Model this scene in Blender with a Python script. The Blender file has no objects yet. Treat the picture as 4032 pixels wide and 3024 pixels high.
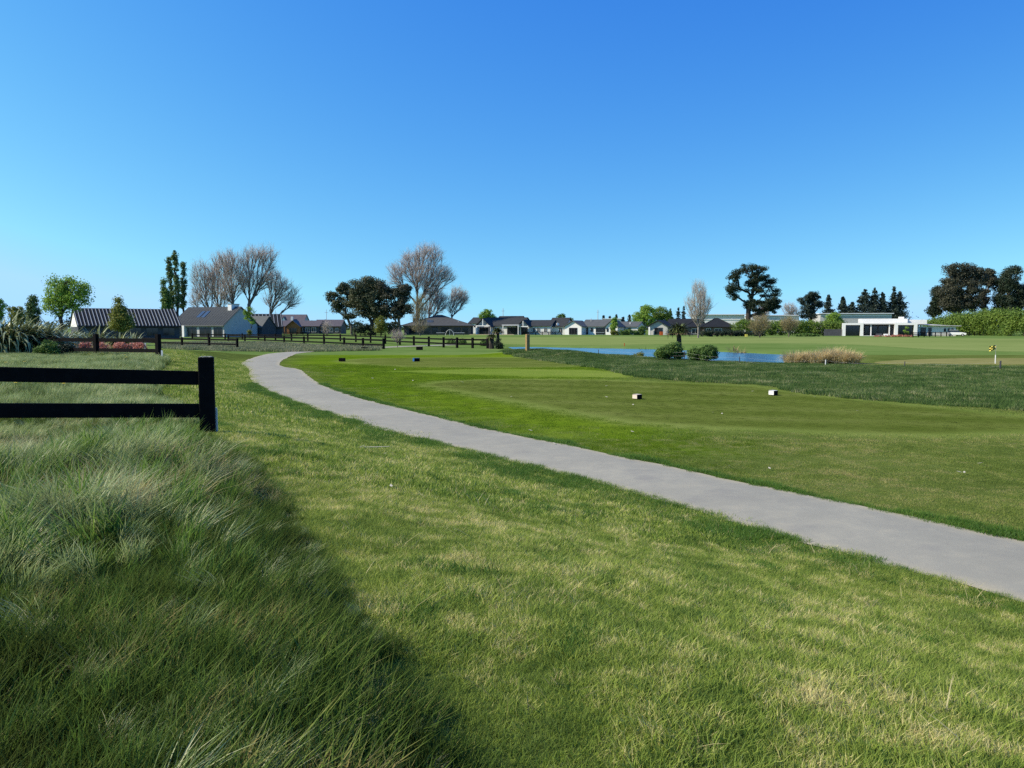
import bpy, math, random
import numpy as np
from mathutils import Vector, Matrix
random.seed(7)
RNG = np.random.default_rng(11)
R = math.radians
S = bpy.context.scene
COL = S.collection

# ------------------------------------------------------------------ camera, sky, sun, exposure
CZ = 2.1                       # eye height above the path
F = 3170.0                     # focal length in photo pixels
HZ = 1290.0                    # photo row of the horizon
PITCH = math.atan((1512 - HZ) / F)
cam_d = bpy.data.cameras.new('camera'); cam = bpy.data.objects.new('camera', cam_d); COL.objects.link(cam)
cam_d.sensor_width = 36.0; cam_d.lens = 36.0 * F / 4032.0
cam_d.clip_start = 0.05; cam_d.clip_end = 8000
cam.location = (0, 0, CZ); cam.rotation_euler = (math.pi / 2 - PITCH, 0, 0)
S.camera = cam

SUN_EL = R(39)
SUN_AZ = Vector((-0.970, -0.20)).normalized()
world = bpy.data.worlds.new('World'); S.world = world; world.use_nodes = True
wn = world.node_tree.nodes; wl = world.node_tree.links; wn.clear()
sky = wn.new('ShaderNodeTexSky'); sky.sky_type = 'NISHITA'; sky.sun_disc = False
sky.sun_elevation = SUN_EL
sky.sun_rotation = math.atan2(SUN_AZ.x, SUN_AZ.y)
sky.altitude = 0; sky.air_density = 1.0; sky.dust_density = 0.0; sky.ozone_density = 2.0
# deep clear spring sky: the sky model is read a little above the true horizon and graded per channel
tcw = wn.new('ShaderNodeTexCoord'); up = wn.new('ShaderNodeVectorMath'); up.operation = 'ADD'; up.inputs[1].default_value = (0, 0, 0.25)
nrm = wn.new('ShaderNodeVectorMath'); nrm.operation = 'NORMALIZE'
wl.new(tcw.outputs['Generated'], up.inputs[0]); wl.new(up.outputs[0], nrm.inputs[0]); wl.new(nrm.outputs[0], sky.inputs[0])
sep = wn.new('ShaderNodeSeparateColor'); com = wn.new('ShaderNodeCombineColor'); wl.new(sky.outputs[0], sep.inputs[0])
for i, (gam, gain, top) in enumerate(((3.0, 0.475, 1.92), (1.9, 0.82, 2.86), (0.6, 3.28, 6.0))):
    cl = wn.new('ShaderNodeMath'); cl.operation = 'MINIMUM'; cl.inputs[1].default_value = top
    pw = wn.new('ShaderNodeMath'); pw.operation = 'POWER'; pw.inputs[1].default_value = gam
    ml = wn.new('ShaderNodeMath'); ml.operation = 'MULTIPLY'; ml.inputs[1].default_value = gain
    wl.new(sep.outputs[i], cl.inputs[0]); wl.new(cl.outputs[0], pw.inputs[0]); wl.new(pw.outputs[0], ml.inputs[0]); wl.new(ml.outputs[0], com.inputs[i])
bg = wn.new('ShaderNodeBackground'); bg.inputs['Strength'].default_value = 0.10
wo = wn.new('ShaderNodeOutputWorld')
wl.new(com.outputs[0], bg.inputs[0]); wl.new(bg.outputs[0], wo.inputs[0])

sun_d = bpy.data.lights.new('sun', 'SUN'); sun = bpy.data.objects.new('sun', sun_d); COL.objects.link(sun)
sun_d.energy = 4.9; sun_d.angle = R(0.5); sun_d.color = (1.0, 0.90, 0.73)
sdir = Vector((SUN_AZ.x * math.cos(SUN_EL), SUN_AZ.y * math.cos(SUN_EL), math.sin(SUN_EL)))
sun.rotation_euler = sdir.to_track_quat('Z', 'Y').to_euler()
sun.location = sdir * 50

S.view_settings.view_transform = 'Standard'; S.view_settings.look = 'None'
S.view_settings.exposure = 0.35; S.view_settings.gamma = 1.0; S.view_settings.use_curve_mapping = False
S.render.engine = 'CYCLES'
S.cycles.max_bounces = 6; S.cycles.transparent_max_bounces = 6
S.cycles.use_denoising = False

# ------------------------------------------------------------------ survey helpers: bearing (px) + range -> place
def WX(px, D): return (px - 2016.0) / F * D
def WZ(py, D): return CZ - (py - HZ) / F * D
def PT(px, py, D): return np.array([WX(px, D), D, WZ(py, D)])
def gp(px, py):                # point of the flat land (z=0)
    D = CZ * F / (py - HZ); return (WX(px, D), D)

# ------------------------------------------------------------------ tags
def tag(o, label=None, cat=None, group=None, kind=None):
    if label: o['label'] = label
    if cat: o['category'] = cat
    if group: o['group'] = group
    if kind: o['kind'] = kind
    return o
def empty(name, loc=(0, 0, 0), rz=0):
    o = bpy.data.objects.new(name, None); COL.objects.link(o)
    o.location = loc; o.rotation_euler = (0, 0, rz); o.empty_display_size = 0.2
    return o
def link(name, me, mat, parent=None, loc=None, rz=0):
    o = bpy.data.objects.new(name, me); COL.objects.link(o)
    if mat is not None and len(me.materials) == 0: me.materials.append(mat)
    if parent is not None: o.parent = parent
    if loc is not None: o.location = loc
    if rz: o.rotation_euler = (0, 0, rz)
    return o

def mesh_np(name, V, Fc, attrs=None, smooth=False):
    """V (n,3); Fc list of int arrays (m,k)"""
    me = bpy.data.meshes.new(name)
    if isinstance(Fc, np.ndarray): Fc = [Fc]
    Fc = [f for f in Fc if len(f)]
    nl = sum(f.size for f in Fc); nf = sum(len(f) for f in Fc)
    me.vertices.add(len(V)); me.vertices.foreach_set('co', np.ascontiguousarray(V, dtype=np.float32).ravel())
    me.loops.add(nl); me.polygons.add(nf)
    me.loops.foreach_set('vertex_index', np.concatenate([f.ravel() for f in Fc]).astype(np.int32))
    tot = np.concatenate([np.full(len(f), f.shape[1]) for f in Fc]); st = np.concatenate([[0], np.cumsum(tot)[:-1]])
    me.polygons.foreach_set('loop_start', st.astype(np.int32))
    me.polygons.foreach_set('loop_total', tot.astype(np.int32))
    if smooth: me.polygons.foreach_set('use_smooth', np.ones(nf, dtype=bool))
    me.update(calc_edges=True); me.validate()
    if attrs:
        for k, a in attrs.items():
            at = me.attributes.new(k, 'FLOAT', 'POINT'); at.data.foreach_set('value', np.ascontiguousarray(a, dtype=np.float32))
    return me

class MB:
    def __init__(s): s.v = []; s.f = []
    def box(s, x0, x1, y0, y1, z0, z1, ch=0):
        b = len(s.v)
        s.v += [(x0,y0,z0),(x1,y0,z0),(x1,y1,z0),(x0,y1,z0),(x0,y0,z1),(x1,y0,z1),(x1,y1,z1),(x0,y1,z1)]
        s.f += [(b,b+3,b+2,b+1),(b+4,b+5,b+6,b+7),(b,b+1,b+5,b+4),(b+1,b+2,b+6,b+5),(b+2,b+3,b+7,b+6),(b+3,b,b+4,b+7)]
        return s
    def poly(s, pts):
        b = len(s.v); s.v += [tuple(p) for p in pts]; s.f.append(tuple(range(b, b+len(pts)))); return s
    def prism(s, pts, d):      # extrude a polygon by vector d
        b = len(s.v); n = len(pts); d = Vector(d)
        s.v += [tuple(p) for p in pts] + [tuple(Vector(p) + d) for p in pts]
        s.f.append(tuple(range(b+n-1, b-1, -1))); s.f.append(tuple(range(b+n, b+2*n)))
        for i in range(n):
            j = (i+1) % n; s.f.append((b+i, b+j, b+n+j, b+n+i))
        return s
    def tube(s, p, q, r0, r1, n=8, cap=True):
        p = Vector(p); q = Vector(q); ax = (q-p).normalized()
        u = ax.orthogonal().normalized(); w = ax.cross(u); b = len(s.v)
        for c, r in ((p, r0), (q, r1)):
            for k in range(n):
                a = 2*math.pi*k/n; s.v.append(tuple(c + u*math.cos(a)*r + w*math.sin(a)*r))
        for k in range(n):
            j = (k+1) % n; s.f.append((b+k, b+j, b+n+j, b+n+k))
        if cap:
            s.f.append(tuple(range(b+n-1, b-1, -1))); s.f.append(tuple(range(b+n, b+2*n)))
        return s
    def xf(s, M):
        s.v = [tuple(M @ Vector(p)) for p in s.v]; return s
    def mesh(s, name, bevel=0):
        me = bpy.data.meshes.new(name); me.from_pydata(s.v, [], s.f); me.update()
        if bevel:
            import bmesh
            bm = bmesh.new(); bm.from_mesh(me)
            bmesh.ops.bevel(bm, geom=bm.edges[:], offset=bevel, segments=2, affect='EDGES', profile=0.6)
            bm.to_mesh(me); bm.free()
        return me
    def build(s, name, mat, parent=None, loc=None, rz=0, bevel=0):
        return link(name, s.mesh(name, bevel), mat, parent, loc, rz)

# ------------------------------------------------------------------ materials
MATS = {}
def newmat(name):
    m = bpy.data.materials.new(name); m.use_nodes = True
    nt = m.node_tree; nt.nodes.clear(); MATS[name] = m
    return m, nt.nodes, nt.links
def nd(N, t, **kw):
    n = N.new(t)
    for k, v in kw.items(): setattr(n, k, v)
    return n
def ramp(N, stops):
    r = N.new('ShaderNodeValToRGB'); e = r.color_ramp.elements
    while len(e) > 2: e.remove(e[-1])
    for i, (p, c) in enumerate(stops):
        if i < 2: el = e[i]; el.position = p
        else: el = e.new(p)
        el.color = (*c, 1)
    return r
def noise(N, L, scale, detail=4, rough=0.6, vec=None):
    n = N.new('ShaderNodeTexNoise'); n.inputs['Scale'].default_value = scale
    n.inputs['Detail'].default_value = detail; n.inputs['Roughness'].default_value = rough
    if vec is not None: L.new(vec, n.inputs['Vector'])
    return n
def mixc(N, L, fac, a, b, mode='MIX'):
    m = N.new('ShaderNodeMix'); m.data_type = 'RGBA'; m.blend_type = mode
    for s, v in ((0, fac), (6, a), (7, b)):
        if hasattr(v, 'is_linked'): L.new(v, m.inputs[s])
        elif s == 0: m.inputs[0].default_value = v
        else: m.inputs[s].default_value = (*v, 1)
    return m.outputs[2]
def math_(N, L, op, a, b=None, clamp=False):
    m = N.new('ShaderNodeMath'); m.operation = op; m.use_clamp = clamp
    for i, v in enumerate((a, b)):
        if v is None: continue
        if hasattr(v, 'is_linked'): L.new(v, m.inputs[i])
        else: m.inputs[i].default_value = v
    return m.outputs[0]

def simple(name, col, rough=0.7, var=0.12, scale=3.0, spec=0.3, metal=0.0, bump=0.0, bscale=40):
    m, N, L = newmat(name)
    tc = N.new('ShaderNodeTexCoord'); out = N.new('ShaderNodeOutputMaterial'); p = N.new('ShaderNodeBsdfPrincipled')
    n = noise(N, L, scale, 5, 0.65, tc.outputs['Object'])
    lo = tuple(c*(1-var*1.6) for c in col); hi = tuple(min(1, c*(1+var)) for c in col)
    r = ramp(N, [(0.3, lo), (0.7, hi)]); L.new(n.outputs[0], r.inputs[0]); L.new(r.outputs[0], p.inputs['Base Color'])
    p.inputs['Roughness'].default_value = rough; p.inputs['Specular IOR Level'].default_value = spec; p.inputs['Metallic'].default_value = metal
    if bump:
        b = N.new('ShaderNodeBump'); b.inputs['Strength'].default_value = bump; b.inputs['Distance'].default_value = 0.02
        n2 = noise(N, L, bscale, 4, 0.6, tc.outputs['Object']); L.new(n2.outputs[0], b.inputs['Height']); L.new(b.outputs[0], p.inputs['Normal'])
    L.new(p.outputs[0], out.inputs[0]); return m

def foliage(name, c_lo, c_hi, trans=0.25, rough=0.6, spec=0.25, wscale=0.35):
    m, N, L = newmat(name)
    out = N.new('ShaderNodeOutputMaterial'); p = N.new('ShaderNodeBsdfPrincipled')
    at = nd(N, 'ShaderNodeAttribute', attribute_name='rnd')
    geo = N.new('ShaderNodeNewGeometry'); n = noise(N, L, wscale, 3, 0.6, geo.outputs['Position'])
    f = math_(N, L, 'ADD', math_(N, L, 'MULTIPLY', at.outputs['Fac'], 0.65), math_(N, L, 'MULTIPLY', n.outputs[0], 0.5), True)
    r = ramp(N, [(0.15, c_lo), (0.95, c_hi)]); L.new(f, r.inputs[0])
    L.new(r.outputs[0], p.inputs['Base Color']); p.inputs['Roughness'].default_value = rough; p.inputs['Specular IOR Level'].default_value = spec
    t = N.new('ShaderNodeBsdfTranslucent'); L.new(r.outputs[0], t.inputs[0])
    mx = N.new('ShaderNodeMixShader'); mx.inputs[0].default_value = trans
    L.new(p.outputs[0], mx.inputs[1]); L.new(t.outputs[0], mx.inputs[2]); L.new(mx.outputs[0], out.inputs[0])
    return m

def grassmat(name, cols, straw, straw_amt, big=0.25, fine=1.6, trans=0.35, tipc=None, rough=0.55, spec=0.35):
    """blade material: per-blade rnd, tip lightening, patches of green hues and straw by world position"""
    m, N, L = newmat(name)
    out = N.new('ShaderNodeOutputMaterial'); p = N.new('ShaderNodeBsdfPrincipled')
    rnd = nd(N, 'ShaderNodeAttribute', attribute_name='rnd').outputs['Fac']
    tip = nd(N, 'ShaderNodeAttribute', attribute_name='tip').outputs['Fac']
    geo = N.new('ShaderNodeNewGeometry')
    n1 = noise(N, L, big, 4, 0.6, geo.outputs['Position']).outputs[0]
    n2 = noise(N, L, fine, 4, 0.65, geo.outputs['Position']).outputs[0]
    f = math_(N, L, 'ADD', math_(N, L, 'MULTIPLY', rnd, 0.4), math_(N, L, 'SUBTRACT', math_(N, L, 'ADD', math_(N, L, 'MULTIPLY', n1, 1.5), math_(N, L, 'MULTIPLY', n2, 1.7)), 1.3), True)
    k = len(cols); r = ramp(N, [(0.12 + 0.76*i/(k-1), c) for i, c in enumerate(cols)]); L.new(f, r.inputs[0])
    # straw blades
    g = math_(N, L, 'ADD', math_(N, L, 'MULTIPLY', n2, 1.6), math_(N, L, 'MULTIPLY', n1, 0.9))
    g = math_(N, L, 'ADD', g, math_(N, L, 'MULTIPLY', rnd, 0.55))
    g = math_(N, L, 'MULTIPLY', math_(N, L, 'SUBTRACT', g, 1.75 - straw_amt), 3.5, True)
    c = mixc(N, L, g, r.outputs[0], straw)
    c = mixc(N, L, math_(N, L, 'MULTIPLY', tip, 0.4), c, tipc or straw)
    L.new(c, p.inputs['Base Color']); p.inputs['Roughness'].default_value = rough; p.inputs['Specular IOR Level'].default_value = spec
    t = N.new('ShaderNodeBsdfTranslucent'); L.new(c, t.inputs[0])
    mx = N.new('ShaderNodeMixShader'); mx.inputs[0].default_value = trans
    L.new(p.outputs[0], mx.inputs[1]); L.new(t.outputs[0], mx.inputs[2]); L.new(mx.outputs[0], out.inputs[0])
    return m

def turfmat(name, cols, straw, straw_amt, big=0.08, mid=0.5, fine=14, bump=0.5, stripes=None, apron=None):
    m, N, L = newmat(name)
    out = N.new('ShaderNodeOutputMaterial'); p = N.new('ShaderNodeBsdfPrincipled')
    geo = N.new('ShaderNodeNewGeometry'); pos = geo.outputs['Position']
    n1 = noise(N, L, big, 4, 0.55, pos).outputs[0]; n2 = noise(N, L, mid, 5, 0.65, pos).outputs[0]; n3 = noise(N, L, fine, 5, 0.75, pos).outputs[0]
    f = math_(N, L, 'ADD', math_(N, L, 'MULTIPLY', n1, 0.7), math_(N, L, 'ADD', math_(N, L, 'MULTIPLY', n2, 0.7), math_(N, L, 'MULTIPLY', n3, 0.5)))
    f = math_(N, L, 'ADD', math_(N, L, 'MULTIPLY', math_(N, L, 'SUBTRACT', f, 0.95), 1.9), 0.5, True)
    k = len(cols); r = ramp(N, [(0.15 + 0.7*i/(k-1), c) for i, c in enumerate(cols)]); L.new(f, r.inputs[0])
    g = math_(N, L, 'ADD', math_(N, L, 'MULTIPLY', n2, 0.9), math_(N, L, 'MULTIPLY', n3, 0.9))
    g = math_(N, L, 'MULTIPLY', math_(N, L, 'SUBTRACT', g, 1.25 - straw_amt), 3.5, True)
    c = mixc(N, L, g, r.outputs[0], straw)
    if stripes:
        ang, width, amt = stripes
        sx = N.new('ShaderNodeSeparateXYZ'); L.new(pos, sx.inputs[0])
        u = math_(N, L, 'ADD', math_(N, L, 'MULTIPLY', sx.outputs[0], math.cos(ang)/width), math_(N, L, 'MULTIPLY', sx.outputs[1], math.sin(ang)/width))
        w = math_(N, L, 'MULTIPLY', math_(N, L, 'ADD', math_(N, L, 'SINE', math_(N, L, 'MULTIPLY', u, math.pi*2)), 1.0), 0.5*amt)
        c = mixc(N, L, w, c, straw)
    if apron:
        r2 = ramp(N, [(0.15 + 0.7*i/(len(apron)-1), q) for i, q in enumerate(apron)]); L.new(f, r2.inputs[0])
        c = mixc(N, L, nd(N, 'ShaderNodeAttribute', attribute_name='apron').outputs['Fac'], c, r2.outputs[0])
        for an_, cols_ in (('strip', [(0.12,0.185,0.022),(0.155,0.215,0.032),(0.20,0.24,0.047)]), ('tee', [(0.078,0.108,0.017),(0.108,0.138,0.026),(0.142,0.168,0.040)]), ('collar', [(0.12,0.165,0.03),(0.155,0.20,0.042),(0.19,0.225,0.055)])):
            r3 = ramp(N, [(0.12 + 0.76*i/2, q) for i, q in enumerate(cols_)])
            sx = N.new('ShaderNodeSeparateXYZ'); L.new(pos, sx.inputs[0])
            u = math_(N, L, 'ADD', math_(N, L, 'MULTIPLY', sx.outputs[0], 0.13), math_(N, L, 'MULTIPLY', sx.outputs[1], 0.40))
            u = math_(N, L, 'ADD', u, math_(N, L, 'MULTIPLY', n2, 0.15))
            w = math_(N, L, 'MULTIPLY', math_(N, L, 'SINE', math_(N, L, 'MULTIPLY', u, math.pi*2)), 0.16 if an_ == 'tee' else 0.0)
            L.new(math_(N, L, 'ADD', f, w, True), r3.inputs[0])
            c = mixc(N, L, nd(N, 'ShaderNodeAttribute', attribute_name=an_).outputs['Fac'], c, r3.outputs[0])
    L.new(c, p.inputs['Base Color']); p.inputs['Roughness'].default_value = 1.0; p.inputs['Specular IOR Level'].default_value = 0.0
    if bump == 0: L.new(p.outputs[0], out.inputs[0]); return m
    b = N.new('ShaderNodeBump'); b.inputs['Strength'].default_value = bump; b.inputs['Distance'].default_value = 0.04
    n4 = noise(N, L, 30, 5, 0.8, pos); L.new(n4.outputs[0], b.inputs['Height']); L.new(b.outputs[0], p.inputs['Normal'])
    L.new(p.outputs[0], out.inputs[0]); return m

STRAW = (0.38, 0.32, 0.13)
M_ground = turfmat('ground_turf', [(0.055,0.075,0.018),(0.090,0.125,0.026),(0.135,0.165,0.042)], (0.26,0.24,0.09), 0.06, apron=[(0.070,0.130,0.006),(0.105,0.17,0.010),(0.145,0.205,0.018)])
M_far = turfmat('far_turf', [(0.085,0.145,0.032),(0.125,0.19,0.048),(0.165,0.22,0.065)], (0.22,0.22,0.085), 0.04, 0.03, 0.2, 3, 0.0)
M_fair = turfmat('fairway_turf', [(0.15,0.195,0.055),(0.185,0.235,0.068),(0.215,0.255,0.082)], (0.23,0.235,0.09), 0.05, 0.03, 0.15, 3, 0.0)
M_green = turfmat('green_turf', [(0.17,0.17,0.055),(0.21,0.20,0.07),(0.24,0.225,0.085)], (0.26,0.24,0.10), 0.05, 0.2, 0.8, 10, 0.15)

G_bank = grassmat('bank_blades', [(0.034,0.048,0.008),(0.058,0.105,0.014),(0.10,0.175,0.026),(0.17,0.26,0.045)], (0.38,0.30,0.12), 0.03, 0.9, 3.5, 0.35, (0.15,0.20,0.05), 0.7, 0.06)
G_fesc = grassmat('fescue_blades', [(0.075,0.12,0.028),(0.145,0.225,0.055),(0.27,0.37,0.11),(0.50,0.60,0.25)], (0.62,0.55,0.32), 0.05, 1.0, 4.0, 0.4, (0.48,0.52,0.26), 0.45, 0.30)
G_rye = grassmat('rye_blades', [(0.05,0.12,0.012),(0.085,0.18,0.02),(0.14,0.25,0.035),(0.20,0.31,0.05)], (0.42,0.40,0.14), -0.15, 0.8, 3.0, 0.45, (0.24,0.33,0.08), 0.5, 0.3)
G_dead = grassmat('dead_blades', [(0.22,0.19,0.07),(0.36,0.31,0.13),(0.50,0.44,0.21)], (0.60,0.53,0.28), 0.1, 0.8, 3.0, 0.35, (0.55,0.50,0.27), 0.6, 0.15)
G_lawn = grassmat('lawn_blades', [(0.080,0.160,0.013),(0.175,0.275,0.026),(0.29,0.375,0.046),(0.46,0.49,0.12)], (0.82,0.68,0.34), 0.09, 1.0, 4.5, 0.4, (0.42,0.45,0.14), 0.7, 0.12)
G_lush = grassmat('lush_blades', [(0.045,0.11,0.012),(0.075,0.165,0.018),(0.13,0.23,0.03)], (0.36,0.35,0.10), -0.2, 0.5, 3.0, 0.4, (0.15,0.27,0.05), 0.55, 0.25)
G_apron = grassmat('apron_blades', [(0.085,0.155,0.010),(0.125,0.205,0.015),(0.18,0.25,0.024)], (0.36,0.35,0.09), -0.08, 0.3, 2.2, 0.4, (0.20,0.27,0.03), 0.8, 0.03)
G_right = grassmat('right_blades', [(0.10,0.165,0.022),(0.165,0.235,0.04),(0.23,0.29,0.058),(0.32,0.33,0.10)], (0.52,0.42,0.19), 0.10, 0.3, 2.2, 0.4, (0.32,0.34,0.10), 0.8, 0.05)
G_rough = grassmat('rough_blades', [(0.042,0.085,0.020),(0.078,0.135,0.034),(0.12,0.18,0.05),(0.22,0.25,0.09)], (0.50,0.45,0.25), 0.08, 0.3, 1.4, 0.35, (0.12,0.19,0.06), 0.8, 0.04)
G_tuss = grassmat('tussock_blades', [(0.11,0.15,0.05),(0.17,0.21,0.08),(0.26,0.28,0.14)], (0.33,0.29,0.19), 0.08, 0.2, 0.7, 0.25)

def pathmat():
    m, N, L = newmat('path_seal')
    out = N.new('ShaderNodeOutputMaterial'); p = N.new('ShaderNodeBsdfPrincipled')
    geo = N.new('ShaderNodeNewGeometry'); pos = geo.outputs['Position']
    n1 = noise(N, L, 0.5, 5, 0.6, pos).outputs[0]; n2 = noise(N, L, 3.0, 5, 0.7, pos).outputs[0]; n3 = noise(N, L, 90, 3, 0.8, pos).outputs[0]
    f = math_(N, L, 'ADD', math_(N, L, 'MULTIPLY', n1, 0.6), math_(N, L, 'ADD', math_(N, L, 'MULTIPLY', n2, 0.45), math_(N, L, 'MULTIPLY', n3, 0.45)))
    r = ramp(N, [(0.45, (0.245,0.232,0.180)), (0.75, (0.292,0.276,0.214)), (1.0, (0.37,0.345,0.260))]); L.new(f, r.inputs[0])
    e = nd(N, 'ShaderNodeAttribute', attribute_name='edge').outputs['Fac']     # worn sandy margin
    ee = math_(N, L, 'MULTIPLY', math_(N, L, 'ADD', e, math_(N, L, 'SUBTRACT', n2, 0.5)), 1.0, True)
    st = noise(N, L, 1.3, 3, 0.5, pos).outputs[0]; st = math_(N, L, 'MULTIPLY', math_(N, L, 'SUBTRACT', st, 0.56), 2.2, True)
    rr = mixc(N, L, st, r.outputs[0], (0.19,0.18,0.165))
    c = mixc(N, L, ee, rr, (0.38,0.335,0.225))
    L.new(c, p.inputs['Base Color']); p.inputs['Roughness'].default_value = 0.9; p.inputs['Specular IOR Level'].default_value = 0.2
    b = N.new('ShaderNodeBump'); b.inputs['Strength'].default_value = 0.5; b.inputs['Distance'].default_value = 0.006
    L.new(n3, b.inputs['Height']); L.new(b.outputs[0], p.inputs['Normal']); L.new(p.outputs[0], out.inputs[0]); return m
M_path = pathmat()

def watermat():
    m, N, L = newmat('pond_water')
    out = N.new('ShaderNodeOutputMaterial'); p = N.new('ShaderNodeBsdfPrincipled')
    p.inputs['Base Color'].default_value = (0.03,0.08,0.13,1); p.inputs['Roughness'].default_value = 0.20; p.inputs['IOR'].default_value = 1.33
    geo = N.new('ShaderNodeNewGeometry'); n = noise(N, L, 0.35, 3, 0.5, geo.outputs['Position'])
    b = N.new('ShaderNodeBump'); b.inputs['Strength'].default_value = 0.3; b.inputs['Distance'].default_value = 0.10
    L.new(n.outputs[0], b.inputs['Height']); L.new(b.outputs[0], p.inputs['Normal']); L.new(p.outputs[0], out.inputs[0]); return m
M_water = watermat()

M_black = simple('black_stain', (0.0060,0.0055,0.0058), 0.8, 0.3, 9, 0.08, 0, 0.4, 60)
M_lichen = simple('lichen', (0.32,0.32,0.26), 0.9, 0.3, 40)
M_whitep = simple('white_paint', (0.76,0.74,0.70), 0.6, 0.05, 2)
M_greyw = simple('grey_render', (0.45,0.44,0.42), 0.8, 0.07, 1.0)
M_pale = simple('pale_render', (0.66,0.64,0.60), 0.8, 0.08, 1.0)
M_brick = simple('brown_brick', (0.16,0.115,0.095), 0.85, 0.2, 2.5)
M_darkw = simple('dark_cladding_and_shade', (0.060,0.060,0.068), 0.7, 0.2, 2)  # dark cladding and frames; also the painted shade of the farmhouse wing wall
M_wood = simple('cedar_wood', (0.30,0.135,0.055), 0.7, 0.25, 4)
M_timber = simple('sawn_timber', (0.30,0.20,0.085), 0.8, 0.2, 8, 0.2, 0, 0.3, 30)
M_roofg = simple('grey_steel_roof', (0.098,0.103,0.098), 0.7, 0.1, 0.8, 0.15)
M_roofd = simple('dark_steel_roof', (0.021,0.022,0.021), 0.7, 0.12, 0.8, 0.15)
M_roofm = simple('charcoal_roof', (0.042,0.044,0.042), 0.75, 0.15, 1.5, 0.15)
M_roofh = simple('slate_grey_roof', (0.075,0.078,0.078), 0.75, 0.12, 1.2, 0.15)
M_roofb = simple('brown_grey_roof', (0.10,0.085,0.085), 0.65, 0.12, 1.2, 0.3)
M_roofw = simple('pale_steel_roof', (0.70,0.71,0.73), 0.5, 0.06, 0.6)
M_seam = simple('sun_glint_batten', (0.33,0.345,0.345), 0.6, 0.05, 1, 0.2)  # sun glint on the wing roof seams, put into the batten colour
M_glass = simple('dark_window_glass', (0.012,0.014,0.018), 0.08, 0.1, 1, 0.6)
M_skylt = simple('skylight_glass', (0.05,0.07,0.10), 0.1, 0.1, 1, 0.8)
M_bark = simple('grey_brown_bark', (0.15,0.122,0.102), 0.9, 0.3, 3)
M_barkd = simple('dark_bark', (0.050,0.040,0.034), 0.9, 0.3, 3)
M_barkp = simple('pale_bark', (0.24,0.21,0.18), 0.9, 0.2, 3)
M_twig = foliage('twig_willow', (0.40,0.32,0.265), (0.70,0.58,0.49), 0.1)
M_twigp = foliage('twig_pale', (0.405,0.338,0.288), (0.607,0.524,0.439), 0.1)
M_twigb = foliage('twig_budding', (0.234,0.190,0.090), (0.432,0.360,0.180), 0.2)
L_bright = foliage('leaf_bright_green', (0.112,0.224,0.029), (0.336,0.480,0.072), 0.35)
L_mid = foliage('leaf_mid_green', (0.045,0.105,0.021), (0.165,0.255,0.053), 0.3)
L_hedge = foliage('leaf_hedge_green', (0.054,0.124,0.019), (0.217,0.295,0.046), 0.3, 0.6, 0.25, 0.2)
L_dark = foliage('leaf_dark_conifer', (0.008,0.019,0.011), (0.040,0.058,0.026), 0.1)
L_euc = foliage('leaf_gum', (0.024,0.040,0.018), (0.120,0.124,0.060), 0.15)
L_eucr = foliage('leaf_gum_brown', (0.022,0.030,0.016), (0.095,0.092,0.056), 0.15)
L_spruce = foliage('leaf_spruce', (0.011,0.023,0.016), (0.041,0.061,0.041), 0.1)
L_pop = foliage('leaf_poplar', (0.043,0.094,0.031), (0.166,0.234,0.069), 0.25)
L_flax = foliage('leaf_flax', (0.077,0.105,0.031), (0.420,0.434,0.182), 0.15, 0.35, 0.5, 1.2)
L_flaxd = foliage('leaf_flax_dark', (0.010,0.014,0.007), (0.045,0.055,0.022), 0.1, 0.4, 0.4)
L_straw = foliage('leaf_straw', (0.20,0.15,0.065), (0.44,0.34,0.17), 0.3, 0.7, 0.2, 1.0)
L_reed = foliage('leaf_reed', (0.40,0.31,0.13), (0.80,0.66,0.36), 0.35, 0.8, 0.1, 1.0)
L_red = foliage('leaf_red', (0.26,0.075,0.045), (0.72,0.34,0.25), 0.3, 0.6, 0.25, 1.5)
L_cord = foliage('leaf_cabbage_tree', (0.012,0.020,0.005), (0.13,0.16,0.045), 0.1, 0.5, 0.25)
L_dead = foliage('leaf_dead_skirt', (0.08,0.055,0.03), (0.40,0.30,0.17), 0.15)
L_yel = foliage('leaf_olive', (0.070,0.091,0.017), (0.280,0.294,0.049), 0.3)
L_farw = foliage('leaf_far_wood', (0.012,0.022,0.014), (0.05,0.065,0.032), 0.1, 0.8, 0.1, 0.05)
M_yflower = simple('yellow_petal', (0.85,0.60,0.02), 0.6, 0.1)
M_blue = simple('blue_paint', (0.02,0.10,0.30), 0.5, 0.1)
M_yel = simple('yellow_paint', (0.80,0.66,0.12), 0.5, 0.08)
M_orange = simple('orange_paint', (0.65,0.12,0.02), 0.5, 0.08)
M_mulch = simple('bark_mulch', (0.18,0.075,0.035), 0.95, 0.4, 8)
M_stone = simple('pale_stone', (0.42,0.33,0.22), 0.9, 0.3, 2)
M_leafdry = simple('dry_leaf', (0.55,0.50,0.38), 0.8, 0.2)
M_soil = simple('bare_soil', (0.30,0.23,0.15), 0.95, 0.3, 6, 0.1, 0, 0.5, 30)

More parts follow.
